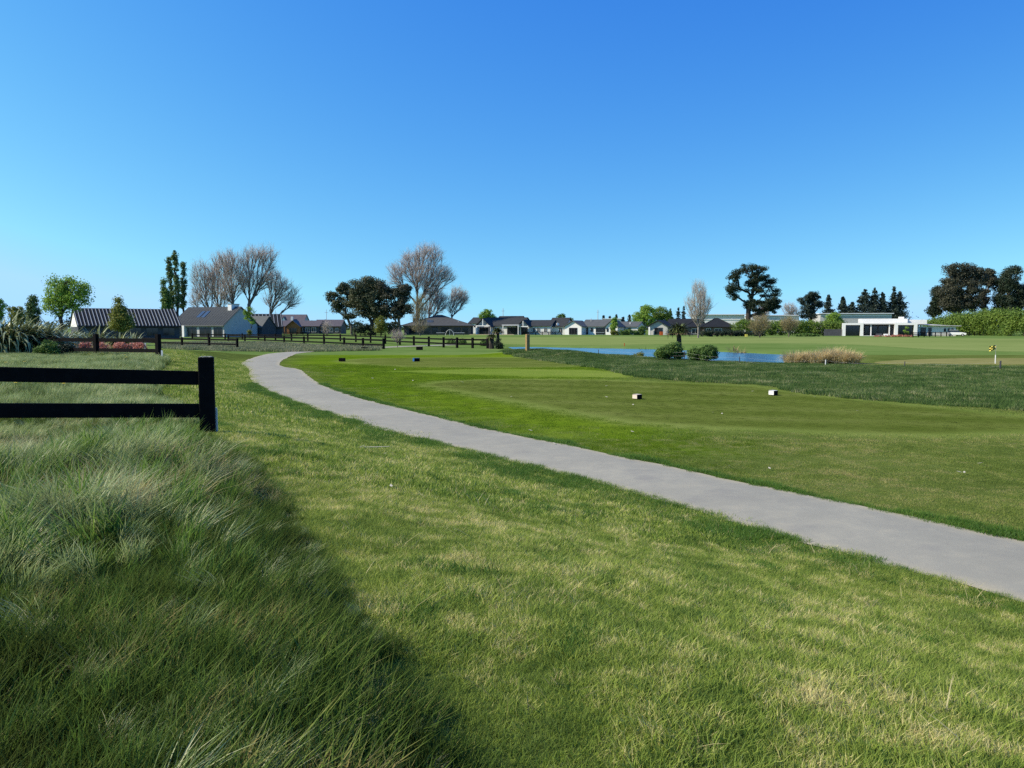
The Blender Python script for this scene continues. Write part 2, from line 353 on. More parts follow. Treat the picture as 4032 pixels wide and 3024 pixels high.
# ------------------------------------------------------------------ land form
PL = [(4032,2383),(3595,2272),(3317,2191),(3070,2117),(2854,2059),(2700,2006),(2316,1897),(2181,1865),(2000,1820),(1877,1789),
      (1643,1727),(1415,1676),(1280,1624),(1139,1581),(1036,1537),(992,1507),(976,1480),(984,1450),(935,1431),(1009,1404),(1079,1388)]
PR = [(4027,2142),(3811,2086),(3626,2049),(3410,2000),(2886,1900),(2678,1847),(2452,1804),(2226,1752),(2000,1712),(1822,1670),
      (1605,1616),(1443,1578),(1361,1551),(1280,1524),(1231,1496),(1204,1475),(1182,1453),(1106,1445),(1095,1426),(1140,1404),(1182,1387)]
pathL = [(9.0,-2.6),(6.6,1.5)] + [gp(*p) for p in PL] + [(-15.5,86.0),(-8,100)]
pathR = [(11.2,-1.6),(8.3,3.2)] + [gp(*p) for p in PR] + [(-13.5,84.5),(-6,98)]
def resample(P, n):
    P = np.array(P, float); d = np.r_[0, np.cumsum(np.hypot(*np.diff(P, axis=0).T))]
    # light smoothing through Catmull-like subdivision
    for _ in range(2):
        Q = [P[0]]
        for a, b in zip(P[:-1], P[1:]): Q += [a*0.75+b*0.25, a*0.25+b*0.75]
        Q.append(P[-1]); P = np.array(Q)
    d = np.r_[0, np.cumsum(np.hypot(*np.diff(P, axis=0).T))]
    t = np.linspace(0, 1, n)**1.35*d[-1]
    return np.c_[np.interp(t, d, P[:,0]), np.interp(t, d, P[:,1])]
PLs = resample(pathL, 220); PRs = resample(pathR, 220)

def seg_dist(x, y, line):
    x = np.asarray(x, float); y = np.asarray(y, float); best = np.full(x.shape, 1e9); sgn = np.ones(x.shape)
    for (ax, ay), (bx, by) in zip(line[:-1], line[1:]):
        dx, dy = bx-ax, by-ay; l2 = dx*dx+dy*dy + 1e-9
        t = np.clip(((x-ax)*dx + (y-ay)*dy)/l2, 0, 1); ex = x-(ax+t*dx); ey = y-(ay+t*dy); d = np.hypot(ex, ey)
        c = dx*(y-ay) - dy*(x-ax); m = d < best
        best = np.where(m, d, best); sgn = np.where(m, np.sign(c), sgn)
    return best*sgn
def sm(a, b, v): t = np.clip((v-a)/(b-a), 0, 1); return t*t*(3-2*t)
def in_poly(x, y, P):
    x = np.asarray(x); y = np.asarray(y); c = np.zeros(x.shape, bool); n = len(P); j = n-1
    for i in range(n):
        xi, yi = P[i]; xj, yj = P[j]
        if yi != yj:
            c ^= ((yi > y) != (yj > y)) & (x < (xj-xi)*(y-yi)/(yj-yi)+xi)
        j = i
    return c
PATHPOLY = [tuple(p) for p in PLs] + [tuple(p) for p in PRs[::-1]]
POND = [(1.0,84),(2.0,73),(5,65),(10,57),(14.5,51.5),(18,49.5),(21.5,52),(23,60),(22.6,66),(19,74.5),(14.5,84),(7,89),(2.5,93.5),(0.2,93.5)]
CREST = [(-2.5,66,0.0),(0.5,63,0.32),(2.2,61,0.46),(4.4,57.5,0.30),(7.5,52.5,0.05),(9,50,0.0),(15,44.5,0.0),(20,41.5,0.0),(28,38.5,0.10),(36,36,0.15)]
def vnoise(x, y, s, seed=0):
    r = np.random.default_rng(seed); T = r.random((64,64)); X = x/s; Y = y/s
    xi = np.floor(X).astype(int); yi = np.floor(Y).astype(int); fx = X-xi; fy = Y-yi
    fx = fx*fx*(3-2*fx); fy = fy*fy*(3-2*fy); g = lambda a, b: T[a % 64, b % 64]
    return (g(xi,yi)*(1-fx)+g(xi+1,yi)*fx)*(1-fy) + (g(xi,yi+1)*(1-fx)+g(xi+1,yi+1)*fx)*fy
def hfun(x, y):
    x = np.asarray(x, float); y = np.asarray(y, float)
    s = seg_dist(x, y, [tuple(p) for p in PLs[::6]])       # positive = left of the path
    near = 1 - sm(46, 74, y)
    h = 0.72*sm(0.3, 4.8, -s if SGN < 0 else s)*near
    bumps = (vnoise(x, y, 1.7, 3)-0.5)*0.16 + (vnoise(x, y, 0.8, 5)-0.5)*0.07
    if HUMP is not None:
        ins = in_poly(x, y, HUMP[0]); hd = np.abs(seg_dist(x, y, HUMP[1])); h = h + np.where(ins, 0.24*sm(0.0, 1.0, hd)*(1-0.5*sm(1.5, 4.0, hd)), 0)*(1-sm(5.5, 9.0, y))
    h = h + bumps*sm(2.5, 5.0, -s if SGN < 0 else s)*near
    hr = np.zeros_like(h); cl = CREST
    for (ax, ay, ah), (bx, by, bh) in zip(cl[:-1], cl[1:]):
        dx, dy = bx-ax, by-ay; l2 = dx*dx+dy*dy
        t = np.clip(((x-ax)*dx+(y-ay)*dy)/l2, 0, 1); d = np.hypot(x-(ax+t*dx), y-(ay+t*dy))
        hr = np.maximum(hr, (ah+(bh-ah)*t)*np.exp(-(d/2.3)**2))
    h = h + np.where(hr > 0.004, hr, 0)
    inp = in_poly(x, y, POND); dp = np.abs(seg_dist(x, y, POND+[POND[0]])); sd = np.where(inp, dp, -dp)
    h = h - 0.9*sm(-1.6, 1.6, sd)
    return h
HUMP = None
SGN = 1
SGN = 1 if float(seg_dist(np.array([-4.1]), np.array([10.5]), [tuple(p) for p in PLs[::6]])[0]) > 0 else -1
def gz(x, y): return float(hfun(np.array([x]), np.array([y]))[0])
def hit(px, py, lift=0.0):      # where a sight line meets the land
    D = np.geomspace(1.2, 400, 4000); X = WX(px, D); Z = WZ(py, D); H = hfun(X, D)+lift
    i = np.argmax(Z <= H); return (float(X[i]), float(D[i]))
def axis_(fine0, fine1, st, lo, hi, grow=1.09, mx=60):
    a = list(np.arange(fine0, fine1+1e-6, st)); s = st; v = a[-1]
    while v < hi: s = min(s*grow, mx); v += s; a.append(v)
    s = st; v = fine0
    while v > lo: s = min(s*grow, mx); v -= s; a.insert(0, v)
    return np.array(a)
# edge of the long grass, right side
BANK_E = [hit(*p) for p in [(1840,3024),(1760,2930),(1590,2750),(1430,2500),(1330,2350),(1200,2130),(1100,1980),(1000,1860),(880,1745),(800,1690),(700,1640),(600,1570),(570,1510),(620,1450),(650,1418)]]
BANK = [(0.3,-1.0)] + BANK_E + [(-17.5,40),(-60,44),(-60,-1)]
HUMP = (BANK, [(0.3,-1.0)]+BANK_E[:11])
APRON = [gp(*p) for p in [(1110,1442),(1190,1452),(1240,1496),(1290,1522),(1370,1549),(1450,1575),(1610,1612),(1830,1664),(2010,1706),(2300,1760),(2600,1800),(2750,1775),(2700,1690),(2500,1600),(2450,1500),(2500,1450),(2380,1425),(2100,1398),(1600,1385),(1250,1384)]]
STRIPE = [gp(*p) for p in [(1500,1462),(1900,1452),(2300,1455),(2560,1475),(2450,1486),(2100,1484),(1750,1472)]]
TEE_N = [gp(*p) for p in [(1630,1516),(1750,1499),(2000,1492),(2300,1493),(2600,1503),(3000,1520),(3250,1560),(3700,1602),(4100,1645),(4300,1672),(4100,1705),(3750,1720),(3400,1714),(3100,1700),(2800,1688),(2480,1665),(2230,1625),(2000,1580),(1780,1540)]]
TEE_F = [gp(*p) for p in [(1330,1420),(1450,1411),(1800,1407),(2100,1409),(2350,1428),(2250,1444),(1900,1448),(1600,1444),(1420,1434)]]
gx = axis_(-9, 4, 0.17, -2600, 2600, 1.032, 250); gy = axis_(0.5, 14, 0.17, -60, 4000, 1.022, 250)
XX, YY = np.meshgrid(gx, gy); ZZ = hfun(XX.ravel(), YY.ravel())
nx, ny = len(gx), len(gy); ii = (np.arange(ny-1)[:,None]*nx + np.arange(nx-1)[None,:]).ravel()
me = mesh_np('ground', np.c_[XX.ravel(), YY.ravel(), ZZ], np.c_[ii, ii+1, ii+nx+1, ii+nx], smooth=True)
# far land uses the far turf, the near land the lawn turf
ap_in = in_poly(XX.ravel(), YY.ravel(), APRON); ap_d = np.abs(seg_dist(XX.ravel(), YY.ravel(), APRON+[APRON[0]]))
ap = sm(-1.6, 1.6, np.where(ap_in, ap_d, -ap_d)); at_ = me.attributes.new('apron', 'FLOAT', 'POINT'); at_.data.foreach_set('value', ap.astype(np.float32))
for nm_, polys_, soft_ in (('tee', (TEE_N, TEE_F), 0.35), ('strip', (STRIPE,), 0.9)):
    acc = np.zeros(XX.size)
    for pl in polys_:
        i_ = in_poly(XX.ravel(), YY.ravel(), pl); d_ = np.abs(seg_dist(XX.ravel(), YY.ravel(), pl+[pl[0]])); acc = np.maximum(acc, sm(-soft_, soft_, np.where(i_, d_, -d_)))
    a_ = me.attributes.new(nm_, 'FLOAT', 'POINT'); a_.data.foreach_set('value', acc.astype(np.float32))
acc = np.zeros(XX.size)
for pl in (TEE_N, TEE_F):
    d_ = np.abs(seg_dist(XX.ravel(), YY.ravel(), pl+[pl[0]])); acc = np.maximum(acc, np.exp(-(d_/0.42)**2))
a_ = me.attributes.new('collar', 'FLOAT', 'POINT'); a_.data.foreach_set('value', acc.astype(np.float32))
me.materials.append(M_ground); me.materials.append(M_far)
cy = YY.ravel()[ii]; me.polygons.foreach_set('material_index', (cy > 62).astype(np.int32))
tag(link('ground', me, None), kind='structure')

# path: a strip slightly proud of the land
def strip(name, A, B, z, mat, n=10):
    t = np.linspace(0, 1, n); V = []; E = []
    wob = (vnoise(A[:,0]*3, A[:,1]*3, 1.0, 21)-0.5)*0.14; wob2 = (vnoise(B[:,0]*3, B[:,1]*3, 1.0, 22)-0.5)*0.14
    for a, b, w1, w2 in zip(A, B, wob, wob2):
        d = (b-a)/np.hypot(*(b-a)); a = a+d*w1; b = b+d*w2
        for k in t:
            V.append((*(a+(b-a)*k), z + 0.02*math.sin(math.pi*k))); E.append(max(0, 1-min(k, 1-k)/0.12))
    m = len(A); I = (np.arange(m-1)[:,None]*n + np.arange(n-1)[None,:]).ravel()
    me = mesh_np(name, np.array(V), np.c_[I, I+1, I+n+1, I+n][:, ::-1], {'edge': E}, True)
    return tag(link(name, me, mat), kind='structure')
strip('path', PLs, PRs, 0.012, M_path)

def sheet(name, pts, z, mat, soft=2):
    P = np.array(pts, float)
    for _ in range(soft):
        Q = []
        for a, b in zip(P, np.roll(P, -1, 0)): Q += [a*0.75+b*0.25, a*0.25+b*0.75]
        P = np.array(Q)
    import bmesh
    bm = bmesh.new(); f = bm.faces.new([bm.verts.new((x, y, z)) for x, y in P])
    if f.normal.z < 0: f.normal_flip()
    bmesh.ops.triangulate(bm, faces=bm.faces[:]); me = bpy.data.meshes.new(name); bm.to_mesh(me); bm.free()
    tag(link(name, me, mat), kind='structure'); return [tuple(p) for p in P]
FAIR = sheet('fairway', [gp(*p) for p in [(1650,1331),(2100,1326),(2700,1326),(3200,1326),(3700,1331),(4300,1338),(4300,1388),(3900,1384),(3600,1372),(3300,1352),(2900,1351),(2600,1356),(2200,1359),(1950,1354)]], 0.006, M_fair)
sheet('putting_green', [gp(*p) for p in [(3400,1427),(3600,1414),(3900,1409),(4200,1413),(4300,1432),(3900,1437),(3550,1436)]], 0.007, M_green)

# pond
P_ = np.array(POND); c_ = P_.mean(0); P2 = c_ + (P_-c_)*1.12
mb = MB(); mb.poly([(x, y, -0.16) for x, y in P2]); o = mb.build('pond_water', M_water); tag(o, kind='structure')

# ------------------------------------------------------------------ grass: tufts scattered by geometry nodes
def patch(name, n, rad, h0, h1, w, lean, mat, wind=(0,0), seg=2, seed=0, curl=0.5, seedhead=0.0):
    r = np.random.default_rng(seed)
    a = r.random(n)*2*np.pi; q = np.sqrt(r.random(n))*rad
    bx, by = q*np.cos(a), q*np.sin(a); h = h0+(h1-h0)*r.random(n)**1.3
    la = r.random(n)*2*np.pi; lx = np.cos(la)*lean*r.random(n)+wind[0]; ly = np.sin(la)*lean*r.random(n)+wind[1]
    fa = r.random(n)*2*np.pi; ux, uy = np.cos(fa)*w/2, np.sin(fa)*w/2; ws = 0.7+0.6*r.random(n)
    V = []; T = []; lv = np.linspace(0, 1, seg+1)
    for k, t in enumerate(lv):
        dx = lx*h*(t**(1+curl)); dy = ly*h*(t**(1+curl)); z = h*t*(1-0.18*curl*t*np.hypot(lx, ly)) - 0.01
        if k < seg:
            wd = ws*(1-0.55*t)
            V += [np.c_[bx+dx-ux*wd, by+dy-uy*wd, z], np.c_[bx+dx+ux*wd, by+dy+uy*wd, z]]; T += [np.full(n, t)]*2
        else: V.append(np.c_[bx+dx, by+dy, z]); T.append(np.full(n, t))
    per = len(V); VV = np.stack(V, 1).reshape(-1, 3); TT = np.stack(T, 1).ravel(); base = np.arange(n)*per
    quads = np.concatenate([np.c_[base+2*k, base+2*k+1, base+2*k+3, base+2*k+2] for k in range(seg-1)]) if seg > 1 else np.zeros((0,4), int)
    k = seg-1; tris = np.c_[base+2*k, base+2*k+1, base+2*k+2]
    rn = np.repeat(r.random(n), per)
    me = mesh_np(name, VV, [quads, tris], {'rnd': rn, 'tip': TT}); me.materials.append(mat)
    return bpy.data.objects.new(name, me)

def scatter(name, pts, tufts, label, scale, kind='stuff', tilt=None):
    """one object: points carrying rotation and size, each showing one of the tufts"""
    n = len(pts); me = bpy.data.meshes.new(name); me.vertices.add(n); me.vertices.foreach_set('co', np.ascontiguousarray(pts, np.float32).ravel())
    r = np.random.default_rng(n)
    rot = np.zeros((n,3), np.float32); rot[:,2] = r.random(n)*6.283
    if tilt is not None: rot[:,0] = 0; rot[:,2] = tilt
    a = me.attributes.new('rot', 'FLOAT_VECTOR', 'POINT'); a.data.foreach_set('vector', rot.ravel())
    sc = np.ascontiguousarray(np.broadcast_to(scale, n) if np.isscalar(scale) else scale, np.float32)
    a = me.attributes.new('siz', 'FLOAT', 'POINT'); a.data.foreach_set('value', sc)
    a = me.attributes.new('pick', 'INT', 'POINT'); a.data.foreach_set('value', r.integers(0, len(tufts), n).astype(np.int32))
    o = bpy.data.objects.new(name, me); COL.objects.link(o)
    tc = bpy.data.collections.new(name+'_tufts')
    for t in tufts: tc.objects.link(t)
    g = bpy.data.node_groups.new(name+'_scatter', 'GeometryNodeTree')
    g.interface.new_socket('Geometry', in_out='INPUT', socket_type='NodeSocketGeometry'); g.interface.new_socket('Geometry', in_out='OUTPUT', socket_type='NodeSocketGeometry')
    N, L = g.nodes, g.links; gi = N.new('NodeGroupInput'); go = N.new('NodeGroupOutput'); ip = N.new('GeometryNodeInstanceOnPoints')
    ci = N.new('GeometryNodeCollectionInfo'); ci.inputs['Collection'].default_value = tc; ci.inputs['Separate Children'].default_value = True; ci.inputs['Reset Children'].default_value = True
    def attr(nm, ty): x = N.new('GeometryNodeInputNamedAttribute'); x.data_type = ty; x.inputs[0].default_value = nm; return x.outputs[0]
    e2r = N.new('FunctionNodeEulerToRotation'); L.new(attr('rot', 'FLOAT_VECTOR'), e2r.inputs[0])
    L.new(gi.outputs[0], ip.inputs['Points']); L.new(ci.outputs[0], ip.inputs['Instance']); ip.inputs['Pick Instance'].default_value = True
    L.new(attr('pick', 'INT'), ip.inputs['Instance Index']); L.new(e2r.outputs[0], ip.inputs['Rotation']); L.new(attr('siz', 'FLOAT'), ip.inputs['Scale'])
    L.new(ip.outputs[0], go.inputs[0])
    md = o.modifiers.new('scatter', 'NODES'); md.node_group = g
    return tag(o, label, 'grass', kind=kind)

def jgrid(x0, x1, y0, y1, st, seed, fov=0.74):
    r = np.random.default_rng(seed); X, Y = np.meshgrid(np.arange(x0, x1, st), np.arange(y0, y1, st)); X = X.ravel(); Y = Y.ravel()
    X = X + (r.random(X.size)-0.5)*st; Y = Y + (r.random(Y.size)-0.5)*st
    k = np.abs(X) < fov*Y + 1.2; return X[k], Y[k]
def on_land(x, y): return np.c_[x, y, hfun(x, y)]

def bank_d(x, y): return seg_dist(x, y, [(0.3,-1.0)]+BANK_E)

def zones(X, Y):
    bank = in_poly(X, Y, BANK); path = in_poly(X, Y, PATHPOLY); tee = in_poly(X, Y, TEE_N) | in_poly(X, Y, TEE_F) | in_poly(X, Y, STRIPE)
    apr = in_poly(X, Y, APRON); s = seg_dist(X, Y, [tuple(p) for p in PLs[::6]])*SGN
    return bank, path, tee, apr, s
ROUGH = [hit(*p) for p in [(2005,1396),(2200,1428),(2380,1452),(2520,1485),(2700,1502),(3000,1517),(3200,1552),(3450,1577),(3700,1597),(4032,1617)]] + [(18,19),(32,28),(44,34),(37,39),(28,41.5),(20,44),(15,47),(10,52.5),(5,60),(2.5,64),(-1,67.5)]

# long grass of the bank
t1 = [patch('bank_sward', 200, 0.15, 0.07, 0.22, 0.0055, 0.9, G_bank, (0.2,-0.2), 2, 100+i, 0.6) for i in range(6)]
tf = [patch('fescue_tussock', 120, 0.07, 0.12, 0.33, 0.0055, 0.55, G_fesc, (0.40,-0.45), 4, 110+i, 0.9) for i in range(6)]
tr = [patch('rye_tussock', 80, 0.08, 0.12, 0.34, 0.0080, 0.55, G_rye, (0.22,-0.25), 3, 116+i, 0.7) for i in range(6)]
td = [patch('dead_tussock', 70, 0.08, 0.10, 0.32, 0.0050, 1.0, G_dead, (0.45,-0.45), 3, 122+i, 0.8) for i in range(5)]
t2 = [patch('verge_tussock', 220, 0.30, 0.16, 0.38, 0.011, 0.5, G_fesc, (0.35,-0.15), 2, 130+i, 0.8) for i in range(3)] + [patch('verge_sward', 220, 0.30, 0.12, 0.30, 0.011, 0.5, G_bank, (0.2,-0.1), 2, 136+i, 0.8) for i in range(3)]
wd = lambda P: (vnoise(P[:,0], P[:,1], 1.2, 51)-0.5)*2.0 + RNG.normal(0, 0.9, len(P))
def bank_pts(spec):
    Q = []
    for st, ya, yb, sd in spec:
        X, Y = jgrid(-18, 3, ya, yb, st, sd); k = in_poly(X, Y, BANK); Q.append(np.c_[X[k], Y[k]])
    Q = np.concatenate(Q); return Q[:,0], Q[:,1]
X, Y = bank_pts(((0.12, 0.7, 6.5, 1), (0.16, 6.5, 13, 2))); e = np.abs(bank_d(X, Y)); bare = vnoise(X, Y, 0.5, 41) > 0.9
hv = (0.6+0.7*vnoise(X, Y, 0.6, 31))*(0.55+0.45*sm(0, 0.4, e))*(1-0.3*sm(7.5, 9.5, Y)); P1 = on_land(X, Y)
scatter('bank_sward', P1[~bare], t1, 'dense green undergrowth of the long grass bank at left', hv[~bare], tilt=wd(P1[~bare]))
X, Y = bank_pts(((0.15, 0.9, 7, 5), (0.20, 7, 13.5, 6))); e = np.abs(bank_d(X, Y)); P1 = on_land(X, Y)
m1 = vnoise(X, Y, 1.5, 42)*0.6+vnoise(X, Y, 0.6, 43)*0.4; m2 = vnoise(X+40, Y, 1.2, 44)*0.55+vnoise(X, Y, 0.45, 45)*0.45; r_ = RNG.random(len(X)); sz = (0.45+0.8*vnoise(X, Y, 0.8, 46)+0.45*RNG.random(len(X)))*(0.4+0.6*sm(0, 0.7, e))*(1-0.38*sm(7.5, 9.5, Y))*(0.55+0.45*sm(1.5, 4.5, Y))
kd = (m2+0.25*(r_-0.5) > 0.65); kf = ~kd & (m1+0.5*(r_-0.5) > 0.42); kr = ~kd & ~kf & (RNG.random(len(X)) < 0.6)
scatter('fescue_grass', P1[kf], tf, 'pale blue-green fescue tussocks on the bank', sz[kf], tilt=wd(P1[kf]))
G_pale = grassmat('pale_blades', [(0.30,0.36,0.13),(0.46,0.52,0.22),(0.62,0.66,0.34)], (0.72,0.66,0.40), 0.05, 0.9, 3.0, 0.45, (0.66,0.68,0.40), 0.5, 0.25)
tp = [patch('pale_tussock', 120, 0.075, 0.14, 0.34, 0.0050, 0.8, G_pale, (0.30,-0.25), 4, 140+i, 0.9) for i in range(5)]
X2, Y2 = bank_pts(((0.15, 1.2, 7, 15), (0.2, 7, 11, 16))); pm_ = vnoise(X2, Y2, 0.75, 58)*(0.55+0.45*vnoise(X2, Y2, 0.3, 59)); e2 = np.abs(bank_d(X2, Y2)); k2 = (pm_ > 0.60) & (e2 > 0.9); P3_ = on_land(X2[k2], Y2[k2])
scatter('pale_tussock_grass', P3_, tp, 'bleached pale tussocks standing out on the bank', (0.75+0.5*RNG.random(len(P3_)))*(0.6+0.4*sm(1.5, 4.5, P3_[:,1]))*(1-0.3*sm(7.5, 9.5, P3_[:,1])), tilt=wd(P3_))
scatter('rye_grass', P1[kr], tr, 'fresh green ryegrass tussocks on the bank', sz[kr], tilt=wd(P1[kr]))
scatter('dead_grass', P1[kd], td, 'straw-coloured dead grass lying in the bank', sz[kd]*0.95, tilt=wd(P1[kd]))
X, Y = jgrid(-40, -2, 12, 42, 0.26, 3); k = in_poly(X, Y, BANK); X, Y = X[k], Y[k]
P2_ = on_land(X, Y); scatter('long_verge_grass', P2_, t2, 'long grass between the near rail fence and the flax bed', 0.55+0.6*vnoise(X, Y, 1.6, 33), tilt=wd(P2_))

# lawn beside the path
l1 = [patch('lawn_tuft', 300, 0.11, 0.018, 0.052, 0.0036, 1.35, G_lawn, (0.15,0.1), 2, 200+i) for i in range(6)]
l2 = [patch('lawn_tuft_mid', 260, 0.20, 0.02, 0.052, 0.006, 1.2, G_lawn, (0.1,0.05), 2, 220+i) for i in range(5)]
l3 = [patch('lawn_tuft_far', 220, 0.42, 0.025, 0.06, 0.014, 0.8, G_lawn, (0,0), 1, 240+i) for i in range(4)]
A1 = []; 
for lv, (st, ya, yb) in enumerate(((0.085, 1.5, 7.2), (0.15, 7.2, 15), (0.33, 15, 50))):
    X, Y = jgrid(-30, 14, ya, yb, st, 60+lv); bank, path, tee, apr, s = zones(X, Y); k = ~bank & ~path & (s > -0.02) & (Y < 62); X, Y = X[k], Y[k]
    sz = 0.82+0.45*vnoise(X, Y, 0.6, 35) + 0.5*sm(0.6, 0.9, vnoise(X, Y, 0.28, 36)); thin = (vnoise(X, Y, 0.35, 37) > 0.9) & (RNG.random(len(X)) < 0.6)
    scatter(('lawn_grass','lawn_grass','lawn_grass')[lv], on_land(X[~thin], Y[~thin]), (l1,l2,l3)[lv], ('short mottled lawn grass in the foreground left of the path','short lawn grass left of the path beside the bank','lawn grass left of the far bend of the path')[lv], sz[~thin])
rim = [patch('rim_tuft', 150, 0.10, 0.03, 0.085, 0.005, 0.9, G_lush, (0.1,0.05), 2, 260+i) for i in range(5)]
X, Y = jgrid(-20, 14, 2, 30, 0.11, 66); bank, path, tee, apr, s_ = zones(X, Y); k = ~bank & (~path | (np.abs(s_) < 0.06) | (np.abs(seg_dist(X, Y, [tuple(p) for p in PRs[::6]])) < 0.05)) & (Y < 40) & (((s_ > -0.05) & (s_ < 0.25+1.5*vnoise(X, Y, 1.1, 47)**2)) | ((s_ > 0) & (Y < 14) & (vnoise(X, Y, 0.26, 48)*(0.4+0.6*vnoise(X, Y, 1.3, 49)) > 0.60)) | ((s_ < -1) & (np.abs(seg_dist(X, Y, [tuple(p) for p in PRs[::6]])) < 0.35*vnoise(X, Y, 0.7, 50)))); X, Y = X[k], Y[k]
scatter('lush_rim_grass', on_land(X, Y), rim, 'lush dark green grass along the path edge and in clumps on the lawn', 0.6+0.7*vnoise(X, Y, 0.5, 52))
G_dry = grassmat('dry_blades', [(0.30,0.27,0.09),(0.48,0.42,0.17),(0.66,0.57,0.27)], (0.80,0.68,0.36), 0.1, 0.8, 4.0, 0.35, (0.75,0.66,0.36), 0.7, 0.1)
dry = [patch('dry_tuft', 70, 0.075, 0.02, 0.055, 0.0045, 1.4, G_dry, (0,0), 2, 280+i) for i in range(5)]
X, Y = jgrid(-10, 12, 2, 15, 0.10, 68); bank, path, tee, apr, s_ = zones(X, Y); k = ~bank & ~path & (s_ > 0.15) & (vnoise(X, Y, 0.2, 54)*(0.45+0.55*vnoise(X, Y, 0.9, 55)) > 0.52); X, Y = X[k], Y[k]
scatter('dry_lawn_tufts', on_land(X, Y), dry, 'small straw-dry tufts mixed through the foreground lawn', 0.7+0.6*RNG.random(len(X)))
stk = [patch('stalks', 5, 0.14, 0.09, 0.17, 0.0060, 1.6, G_dead, (0.1,0), 3, 270+i) for i in range(6)]
X, Y = jgrid(-8, 10, 2, 14, 0.55, 67); bank, path, tee, apr, s_ = zones(X, Y); k = ~bank & ~path & (s_ > 0.1); X, Y = X[k], Y[k]
scatter('lawn_stalks', on_land(X, Y), stk, 'scattered pale stalks in the foreground lawn', 0.5+0.6*RNG.random(len(X)))
# bright grass right of the path and the drier lawn at the right
def recol(obs, mat):
    out = []
    for o in obs:
        m2 = o.data.copy(); m2.materials.clear(); m2.materials.append(mat); out.append(bpy.data.objects.new(o.name, m2))
    return out
a1 = recol(l2, G_apron); a3 = recol(l3, G_apron); r1 = recol(l2, G_right); r3 = recol(l3, G_right)
for lv, (st, ya, yb) in enumerate(((0.15, 4, 15), (0.34, 15, 46))):
    X, Y = jgrid(-16, 40, ya, yb, st, 80+lv); bank, path, tee, apr, s = zones(X, Y); rough = in_poly(X, Y, ROUGH)
    k = ~path & ~tee & ~rough & (s < 0); X, Y, apr = X[k], Y[k], apr[k]
    d = seg_dist(X, Y, APRON+[APRON[0]]); soft = np.where(apr, np.abs(d), -np.abs(d)) + RNG.normal(size=len(X))*1.1; a = soft > 0
    sz = 0.5+0.5*vnoise(X, Y, 0.8, 38)
    scatter('apron_grass', on_land(X[a], Y[a]), (a1,a3)[lv], ('bright green mown grass along the near right edge of the path','bright green mown grass round the tees')[lv], sz[a]*0.75)
    b = ~a; scatter('fringe_grass', on_land(X[b], Y[b]), (r1,r3)[lv], ('dry patchy grass at right beyond the path','patchy grass between the near tee and the rough')[lv], sz[b]*0.85)
G_tee = grassmat('tee_blades', [(0.080,0.112,0.017),(0.112,0.145,0.026),(0.152,0.178,0.040)], (0.32,0.28,0.11), -0.1, 0.3, 1.4, 0.4, (0.17,0.19,0.045), 0.8, 0.03)
k1 = recol(l3, G_tee)
X, Y = jgrid(-8, 30, 14, 36, 0.36, 85); k = in_poly(X, Y, TEE_N) & (np.abs(seg_dist(X, Y, TEE_N+[TEE_N[0]])) > 0.55); X, Y = X[k], Y[k]
scatter('tee_grass', on_land(X, Y), k1, 'closely mown grass of the near tee', 0.22+0.12*vnoise(X, Y, 1.2, 53))
# dark rough
q1 = [patch('rough_tuft', 170, 0.42, 0.06, 0.20, 0.020, 0.6, G_rough, (0.2,-0.1), 2, 300+i) for i in range(5)]
X, Y = jgrid(-4, 46, 17, 70, 0.30, 91, 0.9); k = in_poly(X, Y, ROUGH); X, Y = X[k], Y[k]
scatter('rough_grass', on_land(X, Y), q1, 'dark green rough grass strip in front of the pond', 0.45+0.75*vnoise(X, Y, 1.5, 39))
# tussocky band before the far rail fences
u1 = [patch('tussock_tuft', 120, 0.55, 0.08, 0.32, 0.045, 0.6, G_tuss, (0.2,0), 2, 330+i) for i in range(4)]
TB = [gp(*p) for p in [(900,1385),(1200,1386),(1480,1380),(1500,1368),(1200,1358),(1000,1350),(650,1350),(640,1372)]]
X, Y = jgrid(-80, -10, 60, 140, 0.7, 92, 0.9); k = in_poly(X, Y, TB); X, Y = X[k], Y[k]
scatter('tussock_grass', on_land(X, Y), u1, 'greyish tussock grass below the far rail fences', 0.6+0.9*vnoise(X, Y, 3.0, 40))
